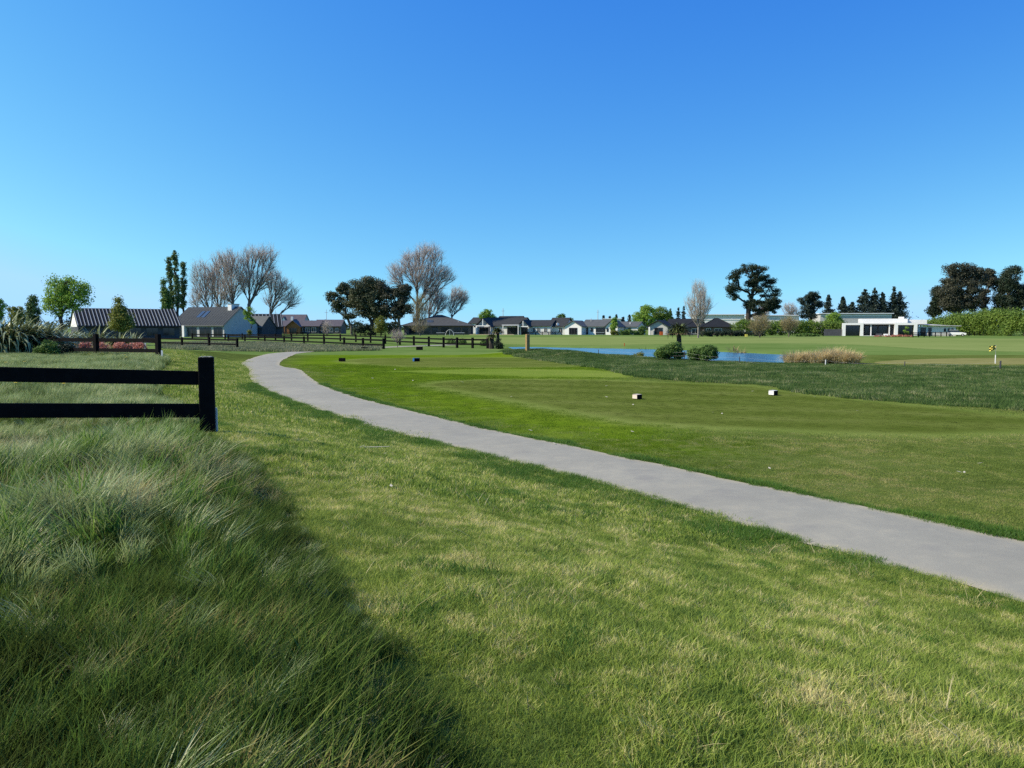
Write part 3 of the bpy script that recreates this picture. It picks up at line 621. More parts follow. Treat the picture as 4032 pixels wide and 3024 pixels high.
#@@OBJECTS
# ------------------------------------------------------------------ buildings
class House:
    def __init__(s, name, label, cat, px, D, group=None):
        s.c = np.array([WX(px, D), D, 0.0]); s.e = tag(empty(name, tuple(s.c)), label, cat, group); s.D = D; s.px = px
    def M(s, px, D, th):
        return Matrix.Translation(Vector((WX(px, D)-s.c[0], D-s.c[1], 0))) @ Matrix.Rotation(th, 4, 'Z')
    def gable(s, px, D, L, W, eave, ridge, wall, roof, axis='x', th=0.0, over=0.5, endover=0.35, z0=-0.4, gablem=None, thick=0.16, x0=0.0, seams=0, seamm=None, ends=True):
        """near-left corner at bearing px, range D; L along local x, W away from the viewer"""
        M = s.M(px, D, th)
        if axis == 'x': u = lambda a, b, z: (x0+a, b, z); A, B = L, W
        else: u = lambda a, b, z: (x0+b, a, z); A, B = W, L          # ridge runs away from the viewer
        h = B/2; sl = (ridge-eave)/h
        mb = MB(); prof = [u(0,0,z0), u(0,B,z0), u(0,B,eave), u(0,h,ridge-0.02), u(0,0,eave)]
        d = Vector(u(A,0,0))-Vector(u(0,0,0)); mb.prism(prof, d); mb.xf(M); w = mb.build('wall', wall, s.e)
        r = MB(); e = endover if ends else 0.02
        zo = eave - over*sl
        p = [u(-e,-over,zo+0.05), u(-e,h,ridge+0.05), u(-e,B+over,zo+0.05), u(-e,B+over,zo+0.05+thick), u(-e,h,ridge+0.05+thick*1.15), u(-e,-over,zo+0.05+thick)]
        r.prism(p, Vector(u(A+e,0,0))-Vector(u(-e,0,0))); r.xf(M); rf = r.build('roof', roof, s.e)
        if gablem is not None:                                        # cladding on the near gable
            g = MB(); off = -0.04
            q = [u(off,-0.02,eave-0.35), u(off,B+0.02,eave-0.35), u(off,B,eave), u(off,h,ridge-0.1), u(off,0,eave)]
            g.prism(q, Vector(u(0.03,0,0))-Vector(u(0,0,0))); g.xf(M); g.build('gable_cladding', gablem, s.e)
        if seams:
            q = MB(); sw = 0.075; up = thick*1.2
            q.prism([(0,0,up-0.03),(0,-(h+over)*0.985,up-0.03-(h+over)*0.985*sl),(0,-(h+over)*0.985,up+0.09-(h+over)*0.985*sl),(0,0,up+0.09)], (sw*1.5,0,0))
            sme = q.mesh('roof_batten'); sme.materials.append(seamm)
            for k in range(seams):
                o = bpy.data.objects.new('roof_batten', sme); COL.objects.link(o); o.parent = rf
                o.matrix_local = M @ Matrix.Translation(Vector(u(-e+0.1+(A+2*e-0.4)*k/(seams-1), h, ridge+0.05)))
        return w, rf
    def hip(s, px, D, L, W, eave, ridge, wall, roof, th=0.0, over=0.6, z0=-0.4, rl=None, thick=0.15):
        M = s.M(px, D, th); mb = MB(); mb.box(0, L, 0, W, z0, eave); mb.xf(M); mb.build('wall', wall, s.e)
        r = MB(); a = rl if rl is not None else max(0.4, L-W); cx = L/2; z = eave-0.02
        b = [(-over,-over,z),(L+over,-over,z),(L+over,W+over,z),(-over,W+over,z)]
        t = [(q[0],q[1],z+thick) for q in b]; R0, R1 = (cx-a/2, W/2, ridge), (cx+a/2, W/2, ridge)
        r.v = b + t + [R0, R1]; r.f = [(0,3,2,1),(0,1,5,4),(1,2,6,5),(2,3,7,6),(3,0,4,7),(4,5,9,8),(5,6,9),(6,7,8,9),(7,4,8)]
        r.xf(M); rf = r.build('roof', roof, s.e)
        c = MB()
        for A_, B_ in ((b[0],R0),(b[1],R1),(R0,R1)): 
            p0 = Vector(A_)+Vector((0,0,thick if A_ is not R0 else 0.02)); c.tube(p0, Vector(B_)+Vector((0,0,0.03)), 0.09, 0.09, 5)
        c.xf(M); c.build('ridge_cap', roof, rf); return rf
    def win(s, px, D, th, x0, x1, z0, z1, bars=1, frame=None, name='window', y=-0.05, pane=None):
        frame = frame or M_whitep; M = s.M(px, D, th); t = 0.09; m = MB()
        m.box(x0,x1,y-0.05,y,z1-t,z1).box(x0,x1,y-0.05,y,z0,z0+t).box(x0,x0+t,y-0.05,y,z0+t+.001,z1-t-.001).box(x1-t,x1,y-0.05,y,z0+t+.001,z1-t-.001)
        for k in range(1, bars+1):
            xx = x0+(x1-x0)*k/(bars+1); m.box(xx-0.03,xx+0.03,y-0.045,y-.003,z0+t+.001,z1-t-.001)
        m.xf(M); w = m.build(name, frame, s.e)
        g = MB(); g.box(x0+t+.001,x1-t-.001,y-0.02,y+0.03,z0+t+.001,z1-t-.001); g.xf(M); g.build('pane', pane or M_glass, w); return w
    def box(s, name, px, D, th, x0, x1, y0, y1, z0, z1, mat, parent=None):
        m = MB(); m.box(x0,x1,y0,y1,z0,z1); m.xf(s.M(px, D, th)); return m.build(name, mat, parent or s.e)

# H1: the grey-roofed farmhouse with two dark wings, left
h = House('farmhouse', 'long grey-roofed farmhouse with white chimney and two dark striped wings, at left', 'house', 885, 178)
T2 = R(-22)
h.gable(885, 178, 14.9, 11, 2.75, 6.6, M_greyw, M_roofg, 'x', T2, 0.55, 0.3, x0=-14.9, seams=34, seamm=M_roofg)
wv, wr = h.gable(298+14, 146.8, 17.6, 8, 2.6, 5.5, M_darkw, M_roofd, 'x', R(36.9), 0.6, 0.25, seams=30, seamm=M_seam, gablem=M_whitep)  # front wall stands in shade; that shade is put into its dark colour
h.gable(1003, 192, 7.6, 7.5, 2.4, 5.2, M_darkw, M_roofd, 'x', R(20), 0.5, 0.25, x0=-1.2, seams=10, seamm=M_seam)
h.gable(966, 190, 5, 5, 2.3, 4.6, M_darkw, M_roofg, 'x', R(-22), 0.3, 0.2)
c = h.box('chimney', 885, 178, T2, -1.35-1.2, -0.3-1.2, 4.2, 6.8, 4.5, 7.4, M_whitep); h.box('chimney_cap', 885, 178, T2, -2.6, -1.4, 4.1, 6.9, 7.405, 7.5, M_roofg, c)
for xa in (-9.6, -8.2):
    m = MB(); sl = (6.6-2.75)/5.5; y0_, y1_ = 1.9, 3.9
    m.prism([(xa,y0_,2.75+sl*y0_+0.30),(xa+0.95,y0_,2.75+sl*y0_+0.30),(xa+0.95,y1_,2.75+sl*y1_+0.30),(xa,y1_,2.75+sl*y1_+0.30)], (0,0,0.09)); m.xf(h.M(885,178,T2)); m.build('skylight', M_skylt, h.e)
for x0_, x1_ in ((-13.9,-11.6),(-10.4,-7.8),(-6.9,-3.6),(-2.9,-0.5)):
    h.win(885, 178, T2, x0_, x1_, 0.1, 2.15, 1, M_darkw, 'glazed_door')
for x0_, x1_ in ((-14.8,-14.2),(-11.3,-10.7)): h.box('white_pillar', 885, 178, T2, x0_, x1_, -0.75, -0.15, -0.3, 2.35, M_whitep)
h.box('white_beam', 885, 178, T2, -14.8, -10.7, -0.75, -0.15, 2.351, 2.55, M_whitep)
for k in range(4): h.win(312, 146.8, R(36.9), 5.5+3*k, 7.7+3*k, 0.5, 2.1, 1, M_darkw)
h.win(1003, 192, R(20), 2.2, 3.2, 0.5, 1.9, 0, M_darkw)

# H3: brown bungalow with a timber gable, and the white-gabled house behind it
h = House('bungalow', 'brown low bungalow with a cedar timber gable right of the farmhouse', 'house', 1075, 270)
z_ = lambda py, D: WZ(py, D)
k = 270/F
h.gable(1068, 270, 190*k, 9, 2.6, 4.3, M_darkw, M_roofb, 'x', 0, 0.5, 0.3)
h.gable(1131, 268, 4.4, 5, 2.5, 4.3, M_wood, M_roofb, 'y', 0, 0.4, 0.8, gablem=M_wood)
h.gable(1240, 272, 104*k, 9, 2.6, 4.6, M_brick, M_roofb, 'x', 0, 0.5, 0.3)
for a, b in ((0.5,3.2),(9.2,10.8),(11.6,13.0),(13.6,15.2)): h.win(1068, 270, 0, a, b, 0.6, 2.1, 1)
for a, b in ((1.2,2.6),(4,6.2),(7,8)): h.win(1240, 272, 0, a, b, 0.6, 2.0, 1)
h.win(1131, 267.9, 0, 0.8, 3.4, 0.1, 2.0, 2, M_wood, 'glazed_door', -0.1)
h.box('porch_post', 1095, 267, 0, 0, 0.3, 0, 0.3, -0.3, 2.4, M_wood); h.box('porch_post', 1120, 267, 0, 0, 0.3, 0, 0.3, -0.3, 2.4, M_wood)
h = House('gabled_house', 'grey roof with two small white gables rising behind the brown bungalow', 'house', 1071, 330)
k = 330/F
h.gable(1076, 330, 122*k, 9, 4.6, 7.3, M_greyw, M_roofb, 'x', 0, 0.4, 0.3)
for px in (1074, 1110): h.gable(px, 326.5, 1.8, 3, 4.7, 6.4, M_whitep, M_roofb, 'y', 0, 0.25, 0.2)
h.box('chimney', 1145, 329, 0, 0, 0.9, 1, 2, 5, 6.6, M_whitep)

# H4: big hip roof
h = House('hip_roof_house', 'wide brown-walled house with slate grey hip roof under the tall bare tree', 'house', 1580, 240)
k = 240/F
h.hip(1592, 240, 262*k, 15, 2.6, 5.9, M_brick, M_roofh, 0, 0.8, rl=1.5)
for a, b in ((1.5,3.4),(6,7.6),(8.4,10),(11,13.5),(15,16.8),(17.4,19)): h.win(1592, 240, 0, a, b, 0.3, 2.1, 1, M_darkw)
m = MB(); m.prism([(6.6,1.6,3.65),(8.4,1.6,3.65),(8.4,3.0,4.25),(6.6,3.0,4.25)], (0,0,0.1)); m.xf(h.M(1592,240,0)); m.build('skylight', M_skylt, h.e)
h.box('chimney', 1592, 240, 0, 2.0, 3.4, 5, 6, 3.0, 5.0, M_darkw)
h.box('roof_vent', 1592, 240, 0, 15.9, 16.1, 2.0, 2.2, 3.2, 4.1, M_whitep)

def mid_house(name, label, px, D, group=None): return House(name, label, 'house', px, D, group)
# H5
h = mid_house('far_house', 'small dark-roofed house with a white barge board peeping behind the gabled houses', 1835, 290)
h.gable(1846, 290, 6.2, 10, 3.6, 5.6, M_pale, M_roofm, 'x', R(-20), 0.3, 0.3)
# H6
h = mid_house('charcoal_roof_house', 'charcoal-roofed house with grey porch gable and glazed doors behind the cabbage trees', 1870, 245)
k = 245/F; TH = R(-20)
h.gable(1900, 245, 12.6, 10, 2.7, 5.0, M_pale, M_roofm, 'x', TH, 0.5, 0.3)
h.gable(1950, 250, 7.5, 9, 3.2, 5.5, M_pale, M_roofm, 'x', TH, 0.3, 0.3)
h.gable(1876, 243, 4.6, 6, 2.6, 4.7, M_pale, M_roofm, 'y', TH, 0.5, 0.9, gablem=M_greyw)
h.win(1876, 242.4, TH, 1.0, 4.0, 0.1, 2.2, 2, M_darkw, 'glazed_door', -0.2)
h.box('porch_post', 1876, 242, TH, 0.1, 0.5, -0.8, -0.4, -0.3, 2.5, M_whitep); h.box('porch_post', 1876, 242, TH, 4.2, 4.6, -0.8, -0.4, -0.3, 2.5, M_darkw)
h.box('porch_beam', 1876, 242, TH, 0.1, 4.6, -0.8, -0.4, 2.501, 2.75, M_whitep); h.box('king_post', 1876, 242, TH, 2.2, 2.4, -0.6, -0.5, 2.76, 4.6, M_whitep)
h.win(1900, 245, TH, 3.2, 4.6, 0.5, 2.1, 1); h.win(1900, 245, TH, 8.0, 12.0, 0.1, 2.2, 3, M_darkw, 'glazed_door')
h.box('pergola_roof', 1900, 245, TH, 7.2, 12.6, -2.4, -0.55, 2.75, 2.95, M_roofw)
for q in (7.4, 12.2): h.box('pergola_post', 1900, 245, TH, q, q+0.2, -2.3, -2.1, -0.3, 2.749, M_whitep)
h.box('terrace', 1850, 240, TH, 0, 14, -0.2, 2.2, -0.3, 0.12, M_stone)
h.box('chimney', 1890, 247, TH, 0, 0.9, 2, 3, 3.4, 4.9, M_whitep)
# H7
h = mid_house('twin_gable_house', 'charcoal-roofed house with porch gable, white barge boards and a satellite dish', 2040, 243)
k = 243/F
h.gable(2052, 243, 9.2, 9, 2.6, 4.2, M_pale, M_roofm, 'x', TH, 0.5, 0.3)
h.gable(2041, 241, 3.3, 6, 2.6, 4.2, M_pale, M_roofm, 'y', TH, 0.4, 0.9, gablem=M_greyw)
h.gable(2162, 242, 4.9, 9, 2.5, 4.9, M_pale, M_roofm, 'x', TH, 0.5, 0.4, gablem=M_whitep)
h.box('king_post', 2041, 240, TH, 1.55, 1.75, -0.6, -0.5, 2.6, 4.1, M_whitep); h.box('porch_beam', 2041, 240, TH, 0.0, 3.3, -0.7, -0.4, 2.3, 2.55, M_whitep)
h.win(2041, 240.9, TH, 0.9, 3.0, 0.1, 2.2, 1, M_darkw, 'glazed_door', -0.15)
for a, b in ((3.6,4.6),(5.0,6.0),(7.2,8.2)): h.win(2052, 243, TH, a, b, 0.6, 2.1, 1)
h.win(2162, 242, TH, 3.0, 4.2, 0.6, 2.1, 1)
h.box('chimney', 2058, 246, TH, 0, 0.7, 2, 2.7, 3.6, 5.0, M_whitep)
m = MB(); m.tube((0,0,0),(0.05,-0.12,0.03),0.45,0.40,12); o = m.build('satellite_dish', M_whitep, h.e, loc=tuple(np.array([WX(2196,241), 241, WZ(1277,241)])-h.c))
# H8 white house
h = mid_house('white_house', 'white gabled house with grey roof and dark sliding doors across the fairway', 2222, 238)
k = 238/F; TW = R(-26)
h.gable(2224, 238, 5.2, 7, 2.5, 4.0, M_whitep, M_roofg, 'y', TW, 0.45, 0.5)
h.gable(2288, 240, 8.6, 9, 2.5, 4.3, M_whitep, M_roofg, 'x', TW, 0.5, 0.3)
h.gable(2384, 236, 3.6, 6, 2.5, 4.0, M_whitep, M_roofg, 'y', TW, 0.45, 0.5)
h.gable(2428, 242, 6.4, 8, 2.4, 3.7, M_whitep, M_roofg, 'x', TW, 0.5, 0.3)
h.win(2224, 238, TW, 1.3, 3.9, 0.1, 2.05, 2, M_darkw, 'glazed_door'); h.win(2384, 236, TW, 0.3, 0.9, 0.9, 2.0, 0, M_darkw)
h.win(2384, 236, TW, 1.6, 2.9, 0.1, 2.0, 1, M_darkw, 'glazed_door')
h.win(2288, 240, TW, 0.4, 2.2, 0.1, 2.1, 1, M_darkw, 'glazed_door'); h.win(2288, 240, TW, 3.0, 3.8, 0.9, 2.0, 0, M_darkw); h.win(2288, 240, TW, 4.6, 7.6, 0.1, 2.1, 2, M_darkw, 'glazed_door')
h.win(2428, 242, TW, 1.0, 2.2, 0.8, 2.0, 1, M_darkw); h.win(2428, 242, TW, 3.4, 4.4, 0.8, 2.0, 1, M_darkw)
h.box('flue', 2325, 242, TW, 0, 0.16, 0, 0.16, 3.0, 4.9, M_greyw); h.box('vent_pipe', 2478, 242, TW, 0, 0.22, 0, 0.22, 2.8, 3.7, M_whitep)
# H9
h = mid_house('dark_gable_house', 'dark-roofed house with grey glazed gable and white corner pillars left of the cabbage tree', 2552, 232)
h.gable(2554, 232, 5.4, 8, 2.5, 4.05, M_greyw, M_roofd, 'y', R(-24), 0.5, 0.8)
h.gable(2622, 236, 9.5, 9, 2.6, 4.5, M_darkw, M_roofd, 'x', R(-24), 0.5, 0.3)
h.win(2554, 232, R(-24), 1.6, 4.0, 0.1, 2.1, 1, M_darkw, 'glazed_door')
for px in (2552, 2608): h.box('white_pillar', px, 230.8, R(-24), 0, 0.45, 0, 0.4, -0.3, 2.3, M_whitep)
h.win(2622, 236, R(-24), 1.0, 2.6, 0.4, 2.1, 1)
# H10
h = mid_house('black_roof_house', 'low black hip-roofed house half hidden behind the clipped dark hedge', 2700, 225)
h.hip(2768, 225, 8.0, 9, 2.2, 4.7, M_brick, M_roofd, R(-8), 0.7, rl=1.0)
h.hip(2700, 228, 6.0, 8, 2.2, 4.0, M_brick, M_roofd, R(-8), 0.6, rl=1.0)
h.win(2768, 225, R(-8), 0.8, 2.0, 0.5, 1.9, 1); h.win(2768, 225, R(-8), 3.0, 5.0, 0.5, 1.9, 1); h.win(2700, 228, R(-8), 1.5, 3.6, 0.3, 1.9, 1)
# long pale sheds far behind
def shed(name, label, px0, px1, D, ytop, ybot, bands, mat):
    s_ = House(name, label, 'building', px0, D); w = (px1-px0)*D/F; zt, zb = WZ(ytop, D), -0.4
    s_.box('wall', px0, D, R(-9), 0, w, 0, 22, zb, zt-0.05, mat)
    s_.box('roof', px0, D, R(-9), -0.6, w+0.6, -0.8, 23, zt-0.049, zt+0.25, M_roofw)
    for q in range(bands): s_.box('cladding_band', px0, D, R(-9), 0.02, w-0.02, -0.15, -0.003, zt-0.9-1.2*q, zt-0.5-1.2*q, M_whitep)
    s_.win(px0, D, R(-9), w*0.45, w*0.55, 0.2, 2.4, 1, M_darkw, 'roller_door')
    return s_
shed('pale_shed', 'long flat white shed behind the bare pale tree and black-roofed house', 2735, 2922, 330, 1240, 1265, 2, M_whitep)
shed('pale_shed', 'white flat-roofed shed just right of the big dark pine', 2955, 3135, 345, 1243, 1265, 1, M_pale)
shed('pale_shed', 'weathered white long shed behind the modern white house', 3226, 3490, 330, 1236, 1262, 1, M_greyw)
shed('pale_shed', 'rounded white roof far behind the white gabled house', 2375, 2442, 420, 1256, 1268, 0, M_whitep)

# H11 modern white house
h = House('modern_house', 'white flat-roofed modern house with two portal frames in front of the tall hedge', 'house', 3312, 205)
k = 205/F; TM = R(-20)
X = lambda px: (px-3314)*k*0.96
h.box('wall', 3314, 205, TM, X(3322), X(3586), 3.0, 12, -0.4, 2.9, M_darkw)
def portal(a, b):
    h.box('portal_frame', 3314, 205, TM, X(a), X(a)+0.75, 0, 3.2, -0.3, 2.75, M_whitep); h.box('portal_frame', 3314, 205, TM, X(b)-0.75, X(b), 0, 3.2, -0.3, 2.75, M_whitep)
    h.box('portal_beam', 3314, 205, TM, X(a), X(b), 0, 3.2, 2.751, 3.25, M_whitep)
    h.win(3314, 205, TM, X(a)+0.8, X(b)-0.8, 0.0, 2.7, 3, M_darkw, 'glazed_wall', 2.0)
portal(3314, 3393); portal(3508, 3590)
h.box('roof', 3314, 205, TM, X(3394), X(3507), 0.6, 12, 2.91, 3.15, M_greyw)
h.win(3314, 205, TM, X(3400), X(3448), 0.0, 2.6, 2, M_darkw, 'glazed_wall', 2.9); h.win(3314, 205, TM, X(3452), X(3500), 0.0, 2.6, 2, M_darkw, 'glazed_wall', 2.9)
h.box('white_pillar', 3314, 205, TM, X(3420), X(3424), 1.0, 1.3, -0.3, 2.9, M_whitep); h.box('white_pillar', 3314, 205, TM, X(3488), X(3492), 1.0, 1.3, -0.3, 2.9, M_whitep)
h.box('parapet', 3314, 205, TM, X(3382), X(3560), 3.4, 11, 3.16, 4.35, M_whitep); h.box('parapet', 3314, 205, TM, X(3562), X(3632), 4.2, 11, 2.95, 4.1, M_whitep)
h.box('chimney', 3314, 205, TM, X(3530), X(3549), 5, 6.2, 4.36, 4.85, M_whitep)
h.box('wall', 3314, 205, TM, X(3592), X(3740), 5.5, 13, -0.4, 2.4, M_whitep)
m = MB(); m.prism([(X(3588),4.4,2.75),(X(3756),4.4,2.45),(X(3756),14,2.45),(X(3588),14,3.2)], (0,0,0.14)); m.xf(h.M(3314,205,TM)); m.build('roof', M_greyw, h.e)
for a, b in ((3612,3632),(3640,3652)): h.win(3314, 205, TM, X(a), X(b), 0.2, 2.1, 1, M_darkw, 'window', 5.4)
for a in (3696, 3710, 3723): h.win(3314, 205, TM, X(a), X(a+8), 1.1, 1.9, 0, M_darkw, 'window', 5.4)
h.box('screen_wall', 3242, 207, TM, 0, 4.2, 0, 0.25, -0.3, 1.7, M_darkw); h.box('screen_wall', 3242, 207, TM, 4.3, 4.6, -0.4, 1.0, -0.3, 1.6, M_darkw)
h.box('terrace', 3314, 205, TM, X(3394), X(3507), -1.2, 2.9, -0.3, 0.1, M_pale)
h.box('outdoor_bench', 3314, 205, TM, X(3440), X(3462), 0.2, 0.9, 0.101, 0.6, M_darkw); h.box('outdoor_bench', 3314, 205, TM, X(3468), X(3484), -0.4, 0.3, 0.101, 0.55, M_whitep)

# ------------------------------------------------------------------ fences
def fence(label, pts, ph, rails, pw=0.14, rh=0.15, group='black rail fences', zf=None, capz=None, jit=0.02, railth=0.05):
    b = pts[0]; e = tag(empty('rail_fence', (b[0], b[1], 0)), label, 'fence', group)
    pm = {}
    for i, p in enumerate(pts):
        z = zf(p) if zf else gz(p[0], p[1]); d = np.array(pts[min(i+1, len(pts)-1)])-np.array(pts[max(i-1, 0)]); a = math.atan2(d[1], d[0])
        m = MB(); q = pw/2; m.box(-q, q, -q, q, -0.4, ph)
        o = m.build('post', M_black, e, (p[0]-b[0], p[1]-b[1], z+random.uniform(-jit, jit)), a, 0.012)
    for p, q in zip(pts[:-1], pts[1:]):
        p_ = np.array(p); q_ = np.array(q); zp = zf(p) if zf else gz(*p); zq = zf(q) if zf else gz(*q)
        L = np.hypot(*(q_-p_)); u = (q_-p_)/L; nrm_ = np.array([-u[1], u[0]])*(pw/2-railth*0.8)
        for rz in rails:
            A_ = p_+u*pw*0.4; B_ = q_-u*pw*0.4
            pts8 = []
            for (c_, z) in ((A_, zp), (B_, zq)):
                for sgn in (-1, 1):
                    w = c_+u*0+np.array([-u[1], u[0]])*sgn*railth/2
                    for zz in (rz-rh/2, rz+rh/2): pts8.append((w[0]-b[0], w[1]-b[1], z+zz+random.uniform(-0.006, 0.006)))
            m = MB(); m.v = pts8; m.f = [(0,1,3,2),(4,6,7,5),(0,4,5,1),(2,3,7,6),(0,2,6,4),(1,5,7,3)]; m.build('rail', M_black, e)
    return e

# the near fence with its end post
e = tag(empty('rail_fence', (WX(811,10.5), 10.5, gz(WX(811,10.5), 10.5))), 'black two-rail fence ending in a thick post in the long grass, nearest the camera', 'fence', 'black rail fences')
bx_, by_, bz_ = e.location; pw = 0.19
m = MB(); m.box(-pw/2, pw/2, -pw/2, pw/2, -0.5, WZ(1405,10.5)-bz_); o = m.build('post', M_black, e, (0,0,0), R(17), 0.014)
lm = MB()
for k in range(26):
    a, q = RNG.random(2); xx = (a-0.5)*pw*0.8; yy = (q-0.5)*pw*0.8; r_ = 0.006+0.012*RNG.random(); zt = WZ(1405,10.5)-bz_
    lm.tube((xx, yy, zt-0.004), (xx+0.003, yy, zt+0.004+0.010*RNG.random()), r_, r_*0.5, 6)
for k in range(14):
    zt = WZ(1405,10.5)-bz_-0.02-0.25*RNG.random()**2; yy = (RNG.random()-0.5)*pw*0.8; lm.tube((pw/2-0.004, yy, zt), (pw/2+0.004, yy, zt), 0.006, 0.004, 5)
lm.build('lichen', M_lichen, o)
dirv = np.array([WX(0,9.8)-bx_, 9.8-by_]); Ls = np.hypot(*dirv); dirv /= Ls; sp = 2.75
for n_ in range(2):
    a0 = pw*0.52 if n_ == 0 else sp+pw*0.5; a1 = sp*(n_+1)-pw*0.5
    for (zr, zl) in (((WZ(1462,10.5)+WZ(1516,10.5))/2, (WZ(1444,9.8)+WZ(1503,9.8))/2), ((WZ(1590,10.5)+WZ(1645,10.5))/2, (WZ(1588,9.8)+WZ(1646,9.8))/2)):
        zs = (zl-zr)/Ls; V = []
        for t in (a0, a1):
            c_ = dirv*t; nn = np.array([-dirv[1], dirv[0]])
            for sg in (-1, 1):
                for hh in (-0.09, 0.09): V.append((c_[0]+nn[0]*sg*0.025, c_[1]+nn[1]*sg*0.025, zr+zs*t+hh-bz_))
        m = MB(); m.v = V; m.f = [(0,1,3,2),(4,6,7,5),(0,4,5,1),(2,3,7,6),(0,2,6,4),(1,5,7,3)]; m.build('rail', M_black, e, bevel=0.004)
    c_ = dirv*sp*(n_+1); m = MB(); zt = WZ(1405,10.5)-bz_+0.1*(n_+1); m.box(-pw/2, pw/2, -pw/2, pw/2, -0.6, zt); m.build('post', M_black, e, (c_[0], c_[1], 0), R(17), 0.014)
def stake(name, label, px, D, w, z0, z1, mat, th=0.02, rz=0.0, group=None, y=0):
    x = WX(px, D); m = MB(); m.box(-w/2, w/2, -th/2, th/2, z0-0.25, z1-0.02).prism([(-w/2,-th/2,z1-0.02),(w/2,-th/2,z1-0.02),(w/2*0.6,-th/2,z1),(-w/2*0.6,-th/2,z1)], (0,th,0))
    o = m.build(name, mat, None, (x, D, 0), rz); return tag(o, label, 'stake', group)
stake('marker_stake', 'short white stake leaning behind the nearest fence post', 841, 10.62, 0.06, WZ(1712,10.6), WZ(1606,10.6), M_whitep, 0.02, R(10))
stake('marker_stake', 'thin white stake beside the end post of the second fence', 638, 35.6, 0.07, WZ(1408,35.6), WZ(1379,35.6), M_whitep)
stake('marker_stake', 'thin white stake under the rails of the second fence', 573, 42, 0.06, WZ(1372,42), WZ(1350,42), M_whitep)

P2a = (WX(624,36), 36.0); P2b = (WX(380,37.5), 37.5); P2c = (WX(125,39.2), 39.2)
fence('black two-rail fence in front of the flax and red shrubs', [P2a, P2b, P2c], 1.10, (0.35, 0.81), 0.19, 0.165, zf=lambda p: 0.72)
P3 = [gp(p, y) for p, y in ((935,1373),(825,1369),(718,1366),(625,1363),(540,1360))]
fence('black two-rail fence ending at the lawn below the farmhouse', P3, 1.08, (0.42, 0.86), 0.2, 0.16)
A_ = [(759,1336),(822,1336.5),(888,1337),(956,1338),(1019,1339),(1086,1340),(1149,1341),(1213,1342),(1276,1343),(1341,1344),(1402,1347),(1460,1350),(1518,1354),(1575,1358),(1630,1361),(1689,1364),(1747,1368),(1800,1370),(1861,1371),(1920,1372)]
fence('long black rail fence running from the farmhouse down to the cabbage trees', [gp(*p) for p in A_], 1.1, (0.42, 0.88), 0.2, 0.17)
B_ = [(900,1343),(966,1346),(1044,1350),(1120,1354),(1198,1358),(1277,1361),(1356,1366),(1430,1370),(1511,1374)]
fence('black rail fence curving down behind the tees, nearer of two long ones', [gp(*p) for p in B_], 1.05, (0.40, 0.86), 0.2, 0.17)
fence('short black fence before the dark shrubs left of the hip-roofed house', [(WX(p, 195), 195.0) for p in (1420, 1440, 1460, 1480, 1500, 1520)], 1.0, (0.4, 0.8), 0.15, 0.14)
fence('black garden fence in front of the twin-gabled house', [(WX(p, 226), 226.0+i*0.6) for i, p in enumerate((2056, 2082, 2110, 2136, 2162, 2188, 2214))], 0.95, (0.3, 0.6, 0.86), 0.16, 0.15)
fence('black fence in front of the red-brown bungalow', [(WX(p, 225), 225.0) for p in (1120, 1145, 1170, 1195)], 0.95, (0.35, 0.8), 0.16, 0.14)
fence('black fence running back beside the right wing of the modern house', [(WX(3592+22*i, 175+i*3.2), 175+i*3.2) for i in range(13)], 1.1, (0.3, 0.62, 0.95), 0.18, 0.16)
fence('low black fence left of the modern house near the hedge', [(WX(3175+16*i, 196), 196.0) for i in range(5)], 1.0, (0.35, 0.8), 0.15, 0.14)

# low wire fence along the pond
W_ = [(2356,57,1376),(2694,49.5,1383),(2912,46.5,1403),(3251,44,1416),(3563,41.5,1423),(3940,39,1420)]
e = tag(empty('wire_fence', (WX(2356,57), 57, 0)), 'low wire fence on thin stakes along the pond side of the rough', 'fence')
tops = []
for i, (px, D, yt) in enumerate(W_):
    x = WX(px, D); z0 = gz(x, D); zt = WZ(yt, D); m = MB(); m.tube((0,0,-0.2), (0.01,0,zt-z0), 0.028 if i != 5 else 0.045, 0.024 if i != 5 else 0.04, 7)
    m.build('stake', M_whitep if i == 3 else M_darkw, e, (x-WX(2356,57), D-57, z0)); tops.append(Vector((x-WX(2356,57), D-57, zt-0.05)))
for a, b in zip(tops[:-1], tops[1:]):
    for dz in (0, -0.22):
        m = MB(); prev = a+Vector((0,0,dz))
        for t in np.linspace(0.125, 1, 8):
            q = a.lerp(b, t)+Vector((0,0,dz-0.12*math.sin(math.pi*t))); m.tube(prev, q, 0.0025, 0.0025, 4, False); prev = q
        m.build('wire', M_greyw, e)

# ------------------------------------------------------------------ small course furniture
def marker(label, px, py, w, hgt, dep, face, body, rz):
    D = CZ*F/(py-HZ); x = WX(px, D); e = tag(empty('tee_marker', (x, D, 0.01), rz), label, 'tee marker', 'tee markers')
    m = MB(); m.box(-w/2, w/2, -dep/2, dep/2, 0.0, hgt); m.build('block', body, e, bevel=0.008)
    m = MB(); m.box(-w/2-0.006, -w/2-0.001, -dep/2+0.006, dep/2-0.006, 0.012, hgt-0.008); m.build('face_plate', face, e)
    m = MB(); m.box(-w/2+0.004, w/2-0.004, -dep/2+0.004, dep/2-0.004, hgt+0.001, hgt+0.006); m.build('top_plate', face, e)
M_pinkw = simple('weathered_white', (0.72,0.60,0.50), 0.7, 0.1, 6)
marker('small two-tone tee block with pinkish white end, left of the near pair', 2511, 1572, 0.20, 0.13, 0.20, M_pinkw, M_black, R(36))
marker('small two-tone tee block with clean white end, right of the near pair', 3048, 1557, 0.20, 0.14, 0.20, M_whitep, M_black, R(36))
marker('black tee block on the left end of the far tee', 1347, 1423, 0.36, 0.20, 0.24, M_black, M_black, R(-6))
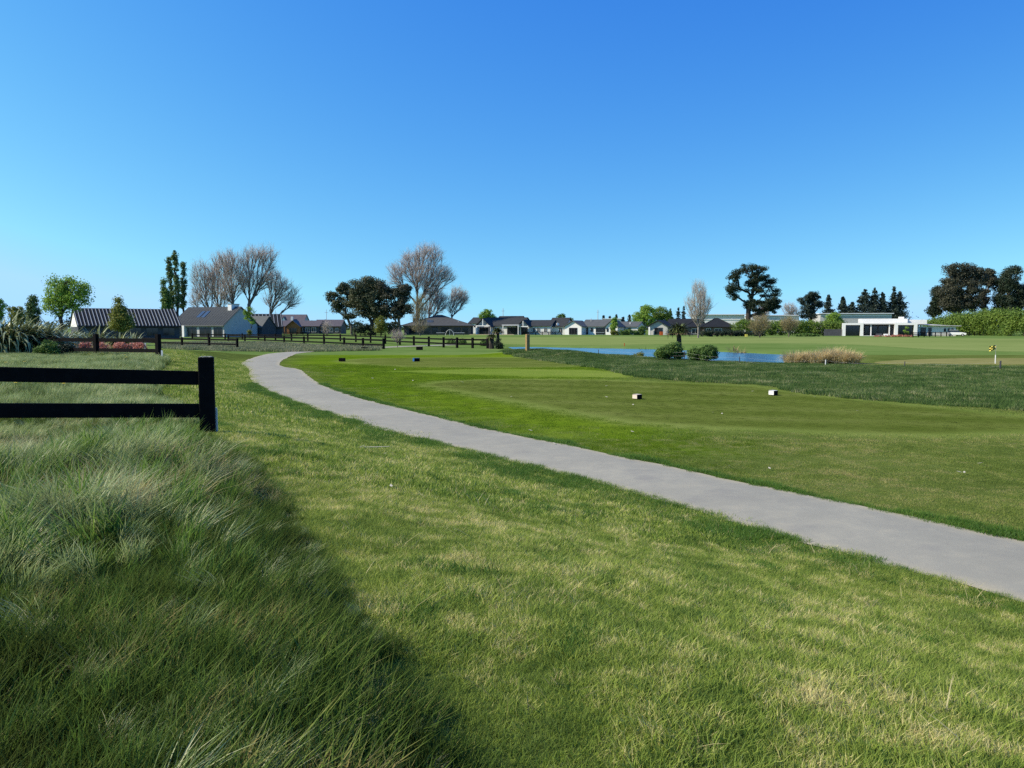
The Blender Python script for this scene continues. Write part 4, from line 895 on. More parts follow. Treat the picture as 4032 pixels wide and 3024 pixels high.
marker('blue and black tee block on the far tee', 1639, 1423, 0.38, 0.20, 0.24, M_blue, M_black, R(33))
marker('black tee block beyond the far tee, left of its pair', 1437, 1379, 0.62, 0.30, 0.3, M_black, M_black, R(-6))
marker('black tee block beyond the far tee by the fence foot', 1652, 1378, 0.58, 0.30, 0.3, M_black, M_black, R(-6))
# timber post on the mound
x = WX(2077, 60.5); m = MB(); zt = WZ(1316, 60.5); m.box(-0.125, 0.125, -0.125, 0.125, gz(x, 60.5)-0.3, zt-0.03).prism([(-0.125,-0.125,zt-0.03),(0.125,-0.125,zt-0.03),(0.10,-0.10,zt),(-0.10,-0.10,zt)], (0,0.225,0))
tag(m.build('timber_post', M_timber, None, (x, 60.5, 0), R(28)), 'square sawn timber post standing on the dark green mound', 'post')
# flag
D = 47.0; x = WX(3920, D); e = tag(empty('golf_flag', (x, D, gz(x, D))), 'short golf flag with yellow and black checks on the green at right', 'flag'); zt = WZ(1358, D)-gz(x, D)
m = MB(); m.tube((0,0,0), (0,0,zt*0.46), 0.028, 0.028, 8); m.build('pole', M_whitep, e)
m = MB(); m.tube((0,0,zt*0.46+.001), (0,0,zt), 0.010, 0.010, 6); m.build('upper_pole', M_greyw, e)
nxq, nzq = 5, 4; fw, fh = 0.36, 0.27
fp = lambda i, j: (-(i/nxq)*fw, 0.05*math.sin(i*1.5), zt-0.01-fh+j/nzq*fh-0.10*(i/nxq)**1.3*(1-0.2*j/nzq))
fm = bpy.data.meshes.new('cloth'); fv = [fp(i, j) for i in range(nxq+1) for j in range(nzq+1)]; ff = []; mi = []
for i in range(nxq):
    for j in range(nzq): a = i*(nzq+1)+j; ff.append((a, a+1, a+nzq+2, a+nzq+1)); mi.append((i+j) % 2)
fm.from_pydata(fv, [], ff); fm.materials.append(M_yel); fm.materials.append(M_black); fm.polygons.foreach_set('material_index', mi); link('cloth', fm, None, e)
# yellow bin board, orange pegs
m = MB(); D = CZ*F/(1327-HZ); k = D/F; m.box(-5*k, 5*k, -0.1, 0.1, 0.05, 11*k).box(-3.5*k, -2.5*k, -0.05, 0.05, -0.2, 0.049).box(2.5*k, 3.5*k, -0.05, 0.05, -0.2, 0.049)
tag(m.build('yellow_board', M_yel, None, (WX(2937, D), D, 0)), 'small pale yellow board standing on the far fairway', 'sign')
stake('hazard_peg', 'orange peg on the far bank of the pond', 2458, 92, 0.09, 0, 0.35, M_orange, 0.06)
stake('hazard_peg', 'orange peg right of the straw-coloured reeds', 3390, 56, 0.06, 0, 0.30, M_orange, 0.05)
stake('hazard_peg', 'small orange peg by the dark-gabled house', 2603, 222, 0.8, 0, 1.0, M_orange, 0.5)
# distant poles
for px, yt, D, w, lab in ((1981,1214,330,0.3,'thin power pole behind the charcoal-roofed house'),(2353,1220,380,0.4,'thin mast behind the white gabled house'),(1288,1219,300,0.25,'thin pole left of the dark gum trees'),(767,1186,260,0.22,'thin pole between the poplars and bare willows'),(1088,1222,340,0.25,'thin pole at the right foot of the bare willows')):
    x = WX(px, D); e = tag(empty('power_pole', (x, D, 0)), lab, 'pole', 'distant poles'); zt = WZ(yt, D)
    m = MB(); m.tube((0,0,-0.3), (0,0,zt), w/2, w*0.35, 6); m.build('mast', M_greyw, e); m = MB(); m.box(-0.7, 0.7, -0.06, 0.06, zt-1.2, zt-1.08); m.build('crossarm', M_greyw, e)
# garden arch and bench by the hip-roofed house
D = 214.0; e = tag(empty('garden_arch', (WX(1771, D), D, 0)), 'white garden arch on the lawn of the hip-roofed house', 'arch')
m = MB(); prev = Vector((-1.1,0,0))
for t in np.linspace(0, math.pi, 13)[1:]:
    q = Vector((-1.1*math.cos(t), 0, 1.55*math.sin(t))); m.tube(prev, q, 0.05, 0.05, 6); prev = q
m.build('hoop', M_whitep, e)
m = MB(); m.box(-0.03, 0.03, -0.03, 0.03, 0, 1.5); m.build('upright', M_whitep, e)
def garden_set(label, px, D, w):
    e = tag(empty('garden_table', (WX(px, D), D, 0)), label, 'table', 'garden tables'); m = MB(); m.box(-w/2, w/2, -0.4, 0.4, 0.68, 0.76); m.build('top', M_whitep, e)
    for sx in (-1, 1):
        m = MB(); m.box(sx*w*0.4-0.05, sx*w*0.4+0.05, -0.3, 0.3, 0, 0.679); m.build('leg', M_darkw, e)
garden_set('white table top on the lawn left of the garden arch', 1735, 216, 2.2); garden_set('white table top right of the garden arch', 1808, 217, 3.0); garden_set('pale table before the white gabled house', 2362, 231, 2.4)

# ------------------------------------------------------------------ plants
def quads(C, Nn, size, asp=1.0, rnd=None, up=0.0):
    """one leaf card per centre C with normal Nn"""
    n = len(C); Nn = Nn/(np.linalg.norm(Nn, axis=1, keepdims=True)+1e-9)
    a = RNG.normal(size=(n,3)); a[:,2] += up; u = np.cross(Nn, a); u /= np.linalg.norm(u, axis=1, keepdims=True)+1e-9; v = np.cross(Nn, u)
    s = (size*(0.6+0.8*RNG.random(n)))[:,None]; u = u*s*0.5*asp; v = v*s*0.5
    V = np.stack([C-u, C-v*0.8, C+u, C+v*0.8], 1).reshape(-1, 3); I = np.arange(n)[:,None]*4+np.arange(4)[None,:]
    rn = np.repeat(rnd if rnd is not None else RNG.random(n), 4); return V, I, rn
def ball(n):
    v = RNG.normal(size=(n,3)); v /= np.linalg.norm(v, axis=1, keepdims=True); return v
def env_pts(env, D, n, shell=0.5, dep=1.0):
    """points (relative to range D, z up) inside ellipses given by bearing/row"""
    w = np.array([e[2]*e[3]*min(e[2], e[3]) for e in env], float)**0.75; w /= w.sum(); idx = RNG.choice(len(env), n, p=w)
    E = np.array([e[:4] for e in env], float)[idx]; d = ball(n); r = (shell+(1-shell)*RNG.random(n))**0.6
    k = D/F; rx = E[:,2]*k; rz = E[:,3]*k; ry = np.maximum(rx*0.9, np.minimum(rx, rz))*dep
    P = np.c_[(E[:,0]-2016)*k+d[:,0]*rx*r, D+d[:,1]*ry*r, CZ-(E[:,1]-HZ)*k+d[:,2]*rz*r]; return P, d
def skeleton(roots, pts, bf=0.55, relax=2, turn=0.5):
    """grow a branching skeleton through pts: each point joins where (distance + bf * way back to the root) is least"""
    R0 = np.array(roots, float); nr = len(R0); n = len(pts); P = np.concatenate([R0, pts]); par = np.full(nr+n, -1); plen = np.zeros(nr+n)
    for i in range(1, nr): par[i] = i-1; plen[i] = plen[i-1]+np.linalg.norm(R0[i]-R0[i-1])
    order = list(range(nr)); cost = np.full(n, 1e9); src = np.zeros(n, int)
    for j in range(max(1, nr//2), nr):
        c = np.linalg.norm(pts-R0[j], axis=1)+bf*plen[j]; m = c < cost; cost[m] = c[m]; src[m] = j
    done = np.zeros(n, bool)
    for _ in range(n):
        k = int(np.argmin(np.where(done, 1e9, cost))); done[k] = True; i = nr+k; par[i] = src[k]; plen[i] = plen[src[k]]+np.linalg.norm(P[i]-P[src[k]]); order.append(i)
        v = pts-P[i]; d = np.linalg.norm(v, axis=1)+1e-6; g = P[i]-P[par[i]]; g = g/(np.linalg.norm(g)+1e-6)
        c = d*(1+turn*(1-(v@g)/d))+bf*plen[i]; m = (c < cost) & ~done; cost[m] = c[m]; src[m] = i
    inv = np.empty(nr+n, int); inv[order] = np.arange(nr+n); P = P[order]; par = np.array([(-1 if par[o] < 0 else inv[par[o]]) for o in order])
    for _ in range(relax):
        acc = np.zeros_like(P); cnt = np.zeros(len(P))
        for i in range(len(P)):
            if par[i] >= 0: acc[par[i]] += P[i]; cnt[par[i]] += 1
        m = (cnt > 0) & (par >= 0); m[:nr] = False; Q = P.copy(); Q[m] = P[m]*0.45+0.35*P[par[m]]+0.2*(acc[m]/cnt[m][:,None]); P = Q
    # split long members with a gentle bow
    NP, NPar, mp = [], [], {}
    for i in range(len(P)):
        if par[i] < 0: mp[i] = len(NP); NP.append(P[i]); NPar.append(-1); continue
        a_ = P[par[i]]; b_ = P[i]; L = np.linalg.norm(b_-a_); q = mp[par[i]]; ns = 2 if L > 1.2 and i >= nr else 1; bow = RNG.normal(size=3)*L*0.07
        for t in range(1, ns+1):
            f = t/ns; NP.append(a_+(b_-a_)*f+bow*math.sin(math.pi*f)); NPar.append(q); q = len(NP)-1
        mp[i] = q
    return np.array(NP), np.array(NPar)
def radii(par, tip, ex=2.4):
    n = len(par); acc = np.zeros(n); ch = np.zeros(n, int)
    for i in range(n-1, -1, -1):
        if ch[i] == 0: acc[i] = tip**ex
        if par[i] >= 0: acc[par[i]] += acc[i]; ch[par[i]] += 1
    return acc**(1/ex), ch
def branches(nodes, par, rad, sides=5, minr=0.0):
    k = np.where((par >= 0) & (rad >= minr))[0]; A = nodes[par[k]]; B = nodes[k]; ra = np.minimum(rad[par[k]], rad[k]*1.5); rb = rad[k]
    ax = B-A; L = np.linalg.norm(ax, axis=1, keepdims=True)+1e-9; ax = ax/L; t = np.tile([0.31,0.77,0.55], (len(k),1)); u = np.cross(ax, t); u /= np.linalg.norm(u, axis=1, keepdims=True); w = np.cross(ax, u)
    V = []
    for P_, r_ in ((A-ax*ra[:,None]*0.3, ra), (B, rb)):
        for q in range(sides):
            an = 2*math.pi*q/sides; V.append(P_+(u*math.cos(an)+w*math.sin(an))*r_[:,None])
    V = np.stack(V, 1).reshape(-1, 3); b = np.arange(len(k))*2*sides
    Fq = np.concatenate([np.c_[b+q, b+(q+1) % sides, b+sides+(q+1) % sides, b+sides+q] for q in range(sides)]); return V, Fq
def root_line(x, D, z1, n=4, lean=0.0, z0=-0.3):
    return [(x+lean*t*t, D, z0+(z1-z0)*t) for t in np.linspace(0, 1, n)]
def thin_tris(A, dirs, L, w, rnd):
    n = len(A); r = RNG.normal(size=(n,3)); s = np.cross(dirs, r); s /= np.linalg.norm(s, axis=1, keepdims=True)+1e-9; s *= (w/2)[:,None] if hasattr(w, '__len__') else w/2
    mid = A+dirs*(L*0.55)[:,None]+RNG.normal(size=(n,3))*0.06*L[:,None]; tip = A+dirs*L[:,None]; tip[:,2] += 0.05*L
    V = np.stack([A-s, A+s, mid+s*0.8, mid-s*0.8, tip], 1).reshape(-1, 3); b = np.arange(n)*5
    return V, np.c_[b, b+1, b+2, b+3], np.c_[b+3, b+2, b+4], np.repeat(rnd, 5), mid, tip
def bare_tree(name, label, bpx, D, env, natt, trunk_r, trunk_y, step=1.0, twigs=9, twl=1.5, tww=0.05, bark=None, twm=None, lean=0, group=None, roots=None, upb=0.35, cat='tree', dep=0.8, z0=-0.3, bf=0.68):
    natt = int(natt*1.6); twigs = int(twigs*0.7); env = [(a_, b_, c_*1.12, d_*1.03) for a_, b_, c_, d_ in env]; tww = tww*0.5; trunk_r *= 0.85
    x = WX(bpx, D); e = tag(empty(name, (x, D, 0)), label, cat, group); att, _ = env_pts(env, D, natt, 0.15, dep)
    nodes, par = skeleton(root_line(x, D, WZ(trunk_y, D), 5, lean, z0), att, bf)
    rad, ch = radii(par, 0.02, 2.05); rad = 0.018*step+rad*(trunk_r-0.018*step)/rad[0]
    o = np.array([x, D, 0]); V, Fq = branches(nodes-o, par, rad, 6); link('trunk', mesh_np('trunk', V, Fq, smooth=True), bark or M_bark, e)
    cand = np.where((rad < np.quantile(rad, 0.85)) & (par >= 0))[0]; idx = np.repeat(cand, twigs); k = len(idx)
    g = nodes[idx]-nodes[par[idx]]; g /= np.linalg.norm(g, axis=1, keepdims=True)+1e-9
    d = g*0.9+ball(k)*0.75; d[:,2] += upb; d /= np.linalg.norm(d, axis=1, keepdims=True); A = nodes[idx]-o-(nodes[idx]-nodes[par[idx]])*RNG.random(k)[:,None]
    rn = RNG.random(k); L = twl*(0.35+0.9*RNG.random(k)); V1, q1, t1, r1, mid, tip = thin_tris(A, d, L, tww, rn)
    j = np.repeat(np.arange(k), 2); d2 = d[j]*0.9+ball(len(j))*0.7; d2[:,2] += upb*0.6; d2 /= np.linalg.norm(d2, axis=1, keepdims=True)
    V2, q2, t2, r2, _, _ = thin_tris(mid[j], d2, L[j]*0.7, tww*0.65, rn[j])
    link('crown', mesh_np('crown', np.concatenate([V1, V2]), [np.concatenate([q1, q2+len(V1)]), np.concatenate([t1, t2+len(V1)])], {'rnd': np.concatenate([r1, r2])}), twm or M_twig, e); return e
def leafy_tree(name, label, bpx, D, env, nclump, per, leaf, clr, mat, trunk_r=0.3, trunk_y=None, bark=None, group=None, step=1.0, shell=0.45, flat=0.8, asp=0.75, cat='tree', dep=1.0, trunk=True, z0=-0.3, up=0.0, outb=0.9):
    x = WX(bpx, D); zb = gz(x, D) if D < 70 else 0.0; e = tag(empty(name, (x, D, zb)), label, cat, group); o = np.array([x, D, zb]); C, dn = env_pts(env, D, nclump, shell, dep)
    if trunk:
        ty = trunk_y if trunk_y is not None else max(q[1]+q[3]*0.5 for q in env)
        a2 = np.concatenate([C, env_pts(env, D, 60, 0.0, dep)[0]]); a2 = a2[a2[:,2] > z0]
        nodes, par = skeleton(root_line(x, D, max(WZ(ty, D), z0+0.5), 4, 0, zb-0.2), a2, 0.4)
        rad, _ = radii(par, 0.02, 2.3); rad = 0.012*step+rad*(trunk_r-0.012*step)/rad[0]
        V, Fq = branches(nodes-o, par, rad, 5); link('trunk', mesh_np('trunk', V, Fq, smooth=True), bark or M_barkd, e)
    cr = clr*(0.6+0.8*RNG.random(nclump)); cv = RNG.random(nclump); j = np.repeat(np.arange(nclump), per); d = ball(len(j)); r = RNG.random(len(j))**0.45
    off = d*(cr[j]*r)[:,None]; off[:,2] *= flat; Pn = C[j]+off-o; nn = d*outb+RNG.normal(size=d.shape)*0.55; nn[:,2] += 0.25
    k = Pn[:,2] > z0+zb*0+0.02; V, I, rn = quads(Pn[k], nn[k], leaf, asp, np.clip(cv[j][k]*0.6+RNG.random(k.sum())*0.4, 0, 1), up)
    link('crown', mesh_np('crown', V, I, {'rnd': rn}), mat, e); return e
def conifer(name, label, bpx, D, ytop, ybase, wpx, mat, droop=0.25, leaf=0.55, n=2600, group=None, up=0.15):
    x = WX(bpx, D); e = tag(empty(name, (x, D, 0)), label, 'tree', group); H = WZ(ytop, D); z0 = max(0.3, WZ(ybase, D)); Rm = wpx*D/F
    m = MB(); m.tube((0,0,-0.3), (0,0,H*0.98), Rm*0.09+0.08, 0.03, 7); m.build('trunk', M_barkd, e)
    nb = 95; t = np.sort(RNG.random(nb)**0.85); zb = z0+(H-z0)*t; rl = Rm*(1-t)**0.8*(0.55+0.6*RNG.random(nb))+0.12; an = RNG.random(nb)*6.283
    j = RNG.choice(nb, n, p=(rl+0.2)/(rl+0.2).sum()); s = RNG.random(n)**0.7; rr = rl[j]*s
    sp_ = leaf*(0.4+0.5*rl[j]); P = np.c_[np.cos(an[j])*rr, np.sin(an[j])*rr, zb[j]+(up*rr-droop*rr*(1-s*0.6))]+RNG.normal(size=(n,3))*sp_[:,None]*np.array([0.45,0.45,0.28])
    nn = RNG.normal(size=(n,3))*0.6+np.c_[np.cos(an[j])*0.6, np.sin(an[j])*0.6, np.full(n, 0.7)]
    P[:,2] = np.minimum(P[:,2], H); V, I, rn = quads(P, nn, leaf, 0.55); link('crown', mesh_np('crown', V, I, {'rnd': rn}), mat, e); return e

# left: willow coming into leaf, poplars
leafy_tree('willow_tree', 'bright green leaning tree coming into leaf behind the flax at left', 248, 95, [(232,1150,36,58),(292,1138,55,42),(345,1158,26,34),(250,1205,35,45),(196,1198,22,28),(305,1185,45,32),(270,1170,40,50)], 170, 60, 0.20, 0.75, L_bright, 0.22, 1275, M_barkd, step=0.6, outb=0.6)
leafy_tree('poplar_tree', 'small dark green columnar poplar at far left', 137, 140, [(138,1190,15,33),(136,1230,23,38),(140,1265,22,20)], 110, 60, 0.24, 0.6, L_pop, 0.2, 1290)
leafy_tree('round_tree', 'olive brown rounded tree behind the flax at far left', 72, 135, [(72,1228,27,24),(74,1255,25,20)], 60, 70, 0.24, 0.6, L_yel, 0.15, 1285)
leafy_tree('leafing_tree', 'bright green tree cut by the left edge of the view', 0, 120, [(-5,1200,26,28),(-12,1240,35,25)], 60, 60, 0.22, 0.6, L_bright, 0.2, 1270)
PG = 'tall poplars behind the farmhouse'
leafy_tree('poplar_tree', 'shortest, greenest poplar at the left of the tall poplar group', 660, 212, [(655,1140,9,45),(660,1185,15,45),(662,1215,14,25)], 120, 60, 0.34, 0.8, L_mid, 0.3, 1280, group=PG)
leafy_tree('poplar_tree', 'second poplar from the left, tall and slim', 685, 216, [(676,1050,9,40),(680,1110,9,55),(686,1190,10,50)], 90, 55, 0.34, 0.7, L_pop, 0.35, 1285, group=PG)
leafy_tree('poplar_tree', 'tallest slim poplar of the group behind the farmhouse', 703, 214, [(698,1020,8,28),(702,1080,8,55),(704,1160,8,60)], 90, 55, 0.34, 0.65, L_pop, 0.35, 1285, group=PG)
leafy_tree('poplar_tree', 'rightmost slim poplar next to the bare willows', 728, 218, [(733,1055,7,28),(731,1110,9,50),(727,1180,9,45),(715,1195,8,20)], 80, 50, 0.34, 0.65, L_pop, 0.3, 1285, group=PG)
# bare willows
BG = 'bare willows behind the farmhouse'
bare_tree('bare_willow', 'leftmost bare willow behind the farmhouse, rising from the roof', 832, 236, [(800,1090,42,62),(800,1160,45,40),(780,1190,28,25),(835,1120,32,60)], 330, 0.42, 1235, 0.95, 8, 1.7, 0.06, group=BG)
bare_tree('bare_willow', 'bare willow just left of the white chimney', 866, 240, [(885,1060,50,60),(850,1110,35,60),(870,1160,45,50)], 330, 0.40, 1215, 0.95, 8, 1.7, 0.06, group=BG)
bare_tree('bare_willow', 'bare willow just right of the white chimney', 922, 232, [(915,1040,55,52),(935,1100,50,60),(895,1140,35,50)], 340, 0.50, 1200, 0.95, 8, 1.7, 0.06, group=BG)
bare_tree('bare_willow', 'tallest bare willow with two thick stems behind the farmhouse gable', 985, 234, [(1000,1020,50,46),(1060,1020,42,50),(1000,1100,60,50),(1070,1090,35,45)], 420, 0.60, 1200, 1.0, 8, 1.8, 0.06, group=BG)
bare_tree('bare_willow', 'lower spreading bare willow at the right of the willow group', 1060, 238, [(1090,1110,42,50),(1130,1150,50,42),(1160,1185,30,30),(1075,1180,35,35)], 340, 0.45, 1265, 0.95, 8, 1.6, 0.06, group=BG)
# dark gums
GG = 'dark gum trees'
leafy_tree('gum_tree', 'leftmost dark gum with open layered crown', 1385, 236, [(1322,1170,26,20),(1318,1190,20,14),(1362,1142,28,22),(1352,1200,34,22),(1335,1222,24,15),(1395,1185,30,30),(1370,1240,30,20)], 86, 165, 0.40, 1.40, L_euc, 0.4, 1285, M_bark, GG, 1.2, 0.3, 0.6)
leafy_tree('gum_tree', 'broad dark gum in the middle of the dark clump', 1466, 230, [(1440,1120,52,24),(1475,1118,35,20),(1420,1165,42,40),(1480,1170,50,42),(1440,1215,45,35),(1490,1225,40,35),(1465,1255,25,25)], 172, 180, 0.40, 1.57, L_euc, 0.6, 1290, M_barkd, GG, 1.2, 0.3, 0.65)
leafy_tree('gum_tree', 'brownish gum at the right of the dark clump beside the tall bare tree', 1575, 228, [(1512,1135,22,20),(1535,1160,32,25),(1580,1155,28,28),(1600,1140,14,22),(1540,1210,40,26),(1590,1200,30,30),(1550,1235,45,16),(1605,1230,24,20)], 120, 165, 0.40, 1.34, L_eucr, 0.45, 1290, M_bark, GG, 1.2, 0.3, 0.6)
bare_tree('bare_tree', 'tallest bare tree rising behind the hip-roofed house', 1645, 245, [(1690,1005,55,42),(1620,1030,40,40),(1575,1070,40,35),(1660,1075,70,50),(1740,1080,40,35),(1560,1110,28,25),(1770,1095,26,22),(1690,1120,60,40)], 760, 0.70, 1200, 1.0, 9, 1.8, 0.06)
bare_tree('bare_tree', 'bare tree with dense grey twigs right of the tallest bare tree', 1690, 250, [(1715,1165,40,45),(1735,1190,35,35),(1710,1215,45,25)], 300, 0.40, 1250, 0.9, 9, 1.5, 0.06)
bare_tree('bare_tree', 'pale rounded bare tree at the right end of the hip-roofed house', 1780, 252, [(1800,1165,36,36),(1825,1180,26,28),(1790,1205,36,25)], 280, 0.32, 1250, 0.9, 9, 1.4, 0.06, twm=M_twigp)
bare_tree('bare_tree', 'small brown bare tree standing on the lawn before the hip-roofed house', 1655, 205, [(1655,1205,30,48),(1652,1250,28,30),(1655,1285,42,14)], 260, 0.22, 1312, 0.7, 9, 1.1, 0.045, twm=M_twigb)
bare_tree('bare_sapling', 'small bare sapling by the long rail fence below the hip roof', 1566, 86, [(1566,1325,26,20)], 110, 0.05, 1352, 0.25, 6, 0.45, 0.016, z0=-0.1)
bare_tree('bare_sapling', 'thin bare sapling in front of the brown bungalow', 1288, 190, [(1289,1285,18,20),(1290,1305,20,8)], 90, 0.09, 1318, 0.5, 6, 0.9, 0.035)
# behind the middle houses
leafy_tree('leafing_tree', 'bright green rounded tree behind the charcoal-roofed house', 1918, 290, [(1918,1232,16,16),(1903,1245,14,14),(1935,1247,14,14)], 60, 55, 0.36, 0.8, L_bright, 0.25, 1265)
leafy_tree('leafing_tree', 'small green tree between the twin-gabled house and the white house', 2212, 285, [(2210,1250,13,12),(2238,1258,14,10),(2215,1265,18,10)], 55, 55, 0.36, 0.7, L_mid, 0.2, 1280)
leafy_tree('leafing_tree', 'slim young green tree against the roof of the white house', 2417, 226, [(2418,1258,10,12),(2418,1278,13,16),(2412,1290,10,10)], 55, 50, 0.28, 0.5, L_bright, 0.1, 1305, step=0.5)
leafy_tree('leafy_tree', 'large light green tree left of two behind the dark-gabled house', 2530, 280, [(2548,1225,26,22),(2520,1245,28,22),(2540,1260,40,20),(2500,1268,24,14)], 120, 70, 0.40, 1.0, L_bright, 0.4, 1290)
leafy_tree('leafy_tree', 'large mid green rounded tree right of two behind the dark-gabled house', 2600, 285, [(2600,1235,34,25),(2615,1255,30,22),(2580,1262,34,18)], 120, 70, 0.40, 1.0, L_hedge, 0.4, 1290)
CG = 'distant conifers'
for i, (px, yt, w, lab) in enumerate(((2452,1248,9,'small far conifer left of the light green tree'),(2477,1240,10,'far dark conifer beside the light green tree'),(2524,1207,8,'slim far conifer top above the light green tree'),(2638,1215,12,'far dark conifer right of the rounded green tree'),(2668,1212,13,'far conifer left of the pale bare tree'),(2690,1207,10,'tallest far conifer beside the pale bare tree'),(2375,1242,8,'small pointed conifer beyond the white roof'),(2426,1238,6,'thin pointed conifer above the white house roof'),(2400,1246,9,'rounded small far conifer above the white house'))):
    conifer('conifer_tree', lab, px, 430, yt, 1285, w, L_spruce, 0.2, 0.9, 700, CG)
bare_tree('bare_poplar', 'pale slender bare tree standing on the far fairway', 2748, 165, [(2750,1150,28,40),(2750,1200,52,45),(2750,1240,45,28)], 420, 0.22, 1290, 0.75, 8, 1.3, 0.036, M_barkp, M_twigp, upb=0.8)
# the big pine
leafy_tree('pine_tree', 'big dark umbrella-crowned pine standing above the sheds', 2944, 300, [(2950,1068,60,24),(2985,1090,40,18),(2900,1090,35,22),(2885,1130,26,20),(2870,1140,18,14),(2880,1175,24,14),(2985,1140,32,14),(3030,1120,30,18),(3045,1150,24,14),(2965,1115,26,16),(3020,1180,45,22),(2960,1160,24,16),(3045,1200,25,18),(2985,1205,45,22),(2950,1195,22,16),(3010,1228,42,14),(2890,1098,16,14),(2948,1118,20,12),(2925,1140,14,10)], 201, 180, 0.40, 1.68, L_dark, 1.0, 1215, M_barkd, None, 1.5, 0.35, 0.55)
# budding small trees on the far edge
bare_tree('budding_tree', 'small olive-brown budding tree on the fairway below the big pine', 2990, 172, [(2990,1275,42,28),(2985,1295,38,16)], 200, 0.16, 1318, 0.6, 9, 0.9, 0.06, M_bark, M_twigb)
bare_tree('budding_tree', 'olive-brown budding tree right of its twin below the sheds', 3104, 180, [(3105,1275,36,26),(3105,1292,32,14)], 180, 0.15, 1313, 0.6, 9, 0.9, 0.06, M_bark, M_twigb)
bare_tree('bare_tree', 'reddish bare tree against the shed right of the big pine', 3000, 320, [(3005,1225,26,22),(2990,1245,30,15)], 180, 0.25, 1270, 1.1, 8, 1.6, 0.09)
bare_tree('bare_tree', 'pale bare treetop between the big pine and the round pine', 3115, 380, [(3105,1220,28,28),(3125,1235,25,20)], 160, 0.3, 1280, 1.2, 8, 1.7, 0.08, twm=M_twigp)
leafy_tree('pine_tree', 'dark rounded pine with open crown right of the bare treetops', 3188, 310, [(3195,1165,30,18),(3165,1185,24,14),(3205,1195,28,16),(3185,1215,34,18),(3175,1240,34,16)], 97, 150, 0.40, 1.34, L_spruce, 0.5, 1270, M_barkd, None, 1.3, 0.35, 0.6)
for px, yt, w, lab in ((3257,1160,15,'single pointed spruce left of two above the shed'),(3313,1170,15,'single pointed spruce right of two above the shed'),(3398,1140,26,'left spruce of the dark group of three'),(3436,1135,26,'middle and tallest spruce of the dark group of three'),(3468,1152,20,'right spruce of the dark group of three'),(3350,1190,22,'low dark conifer at the left foot of the spruce group'),(3512,1130,16,'tall spruce left of the pair behind the modern house'),(3535,1148,26,'broad spruce right of the pair behind the modern house')):
    conifer('spruce_tree', lab, px, 345, yt, 1262, w*1.75, L_spruce, 0.3, 0.75, 4600, 'dark spruces')
# right dark gums
leafy_tree('gum_tree', 'huge dark purple-brown gum above the hedge at right', 3770, 255, [(3760,1065,55,22),(3730,1090,40,30),(3810,1080,40,32),(3780,1130,70,42),(3725,1160,40,40),(3790,1190,60,38),(3740,1200,45,30),(3850,1100,24,18)], 241, 195, 0.40, 1.68, L_eucr, 0.9, 1260, M_bark, GG, 1.4, 0.3, 0.75)
leafy_tree('gum_tree', 'narrow dark tree at the left foot of the huge gum', 3680, 258, [(3685,1150,18,20),(3675,1190,20,30),(3672,1225,22,20)], 80, 150, 0.40, 1.23, L_dark, 0.35, 1270, M_barkd, GG, 1.2, 0.3, 0.7)
leafy_tree('gum_tree', 'thin-crowned gum between the two huge dark trees at right', 3870, 262, [(3885,1080,22,20),(3880,1110,28,20),(3915,1120,18,22),(3865,1165,18,24),(3868,1200,16,18)], 80, 150, 0.40, 1.23, L_eucr, 0.4, 1260, M_bark, GG, 1.2, 0.3, 0.7)
leafy_tree('pine_tree', 'huge dark tree at the right edge above the hedge', 3975, 252, [(3970,1080,32,22),(3960,1110,40,28),(3975,1150,50,36),(3925,1185,24,20),(3980,1195,55,30),(4025,1170,30,40),(4040,1130,26,22),(3945,1215,40,20)], 184, 195, 0.40, 1.62, L_dark, 0.9, 1260, M_barkd, None, 1.4, 0.3, 0.75)

# hedges and shrub rows
def hedge(name, label, tops, D0, D1, n, per, leaf, clr, mat, ybase_z=0.0, depth=3.0, cat='hedge'):
    """tops: (px, top row) polyline; a clipped or leafy belt of real depth"""
    tp = np.array(tops, float); px = tp[0,0]+(tp[-1,0]-tp[0,0])*RNG.random(n); yt = np.interp(px, tp[:,0], tp[:,1]); t = (px-tp[0,0])/(tp[-1,0]-tp[0,0]); D = D0+(D1-D0)*t+(RNG.random(n)-0.5)*depth
    zt = CZ-(yt-HZ)/F*(D0+(D1-D0)*t)-clr*0.5; z = zt*RNG.random(n)**0.6*(0.86+0.14*vnoise(px, D, 25, 77)); C = np.c_[(px-2016)/F*D, D, z]; o = np.array([WX((tp[0,0]+tp[-1,0])/2, (D0+D1)/2), (D0+D1)/2, 0])
    e = tag(empty(name, tuple(o)), label, cat); j = np.repeat(np.arange(n), per); d = ball(len(j)); cv = RNG.random(n); cr = clr*(0.6+0.7*RNG.random(n))
    P = C[j]+d*(cr[j]*RNG.random(len(j))**0.45)[:,None]; nn = d*0.9+RNG.normal(size=d.shape)*0.5; nn[:,2] += 0.3; k = P[:,2] > 0.02
    V, I, rn = quads((P-o)[k], nn[k], leaf, 0.75, np.clip(cv[j][k]*0.65+RNG.random(k.sum())*0.35, 0, 1)); link('foliage', mesh_np('foliage', V, I, {'rnd': rn}), mat, e)
    m = MB()
    for q in np.linspace(0.03, 0.97, max(3, int(n/40))):
        pxq = tp[0,0]+(tp[-1,0]-tp[0,0])*q; Dq = D0+(D1-D0)*q; m.tube((WX(pxq, Dq)-o[0], Dq-o[1], -0.2), (WX(pxq, Dq)-o[0], Dq-o[1], max(0.3, np.interp(pxq, tp[:,0], (CZ-(tp[:,1]-HZ)/F*Dq))*0.6)), 0.12, 0.06, 5)
    m.build('stems', M_barkd, e)['kind'] = 'stuff'
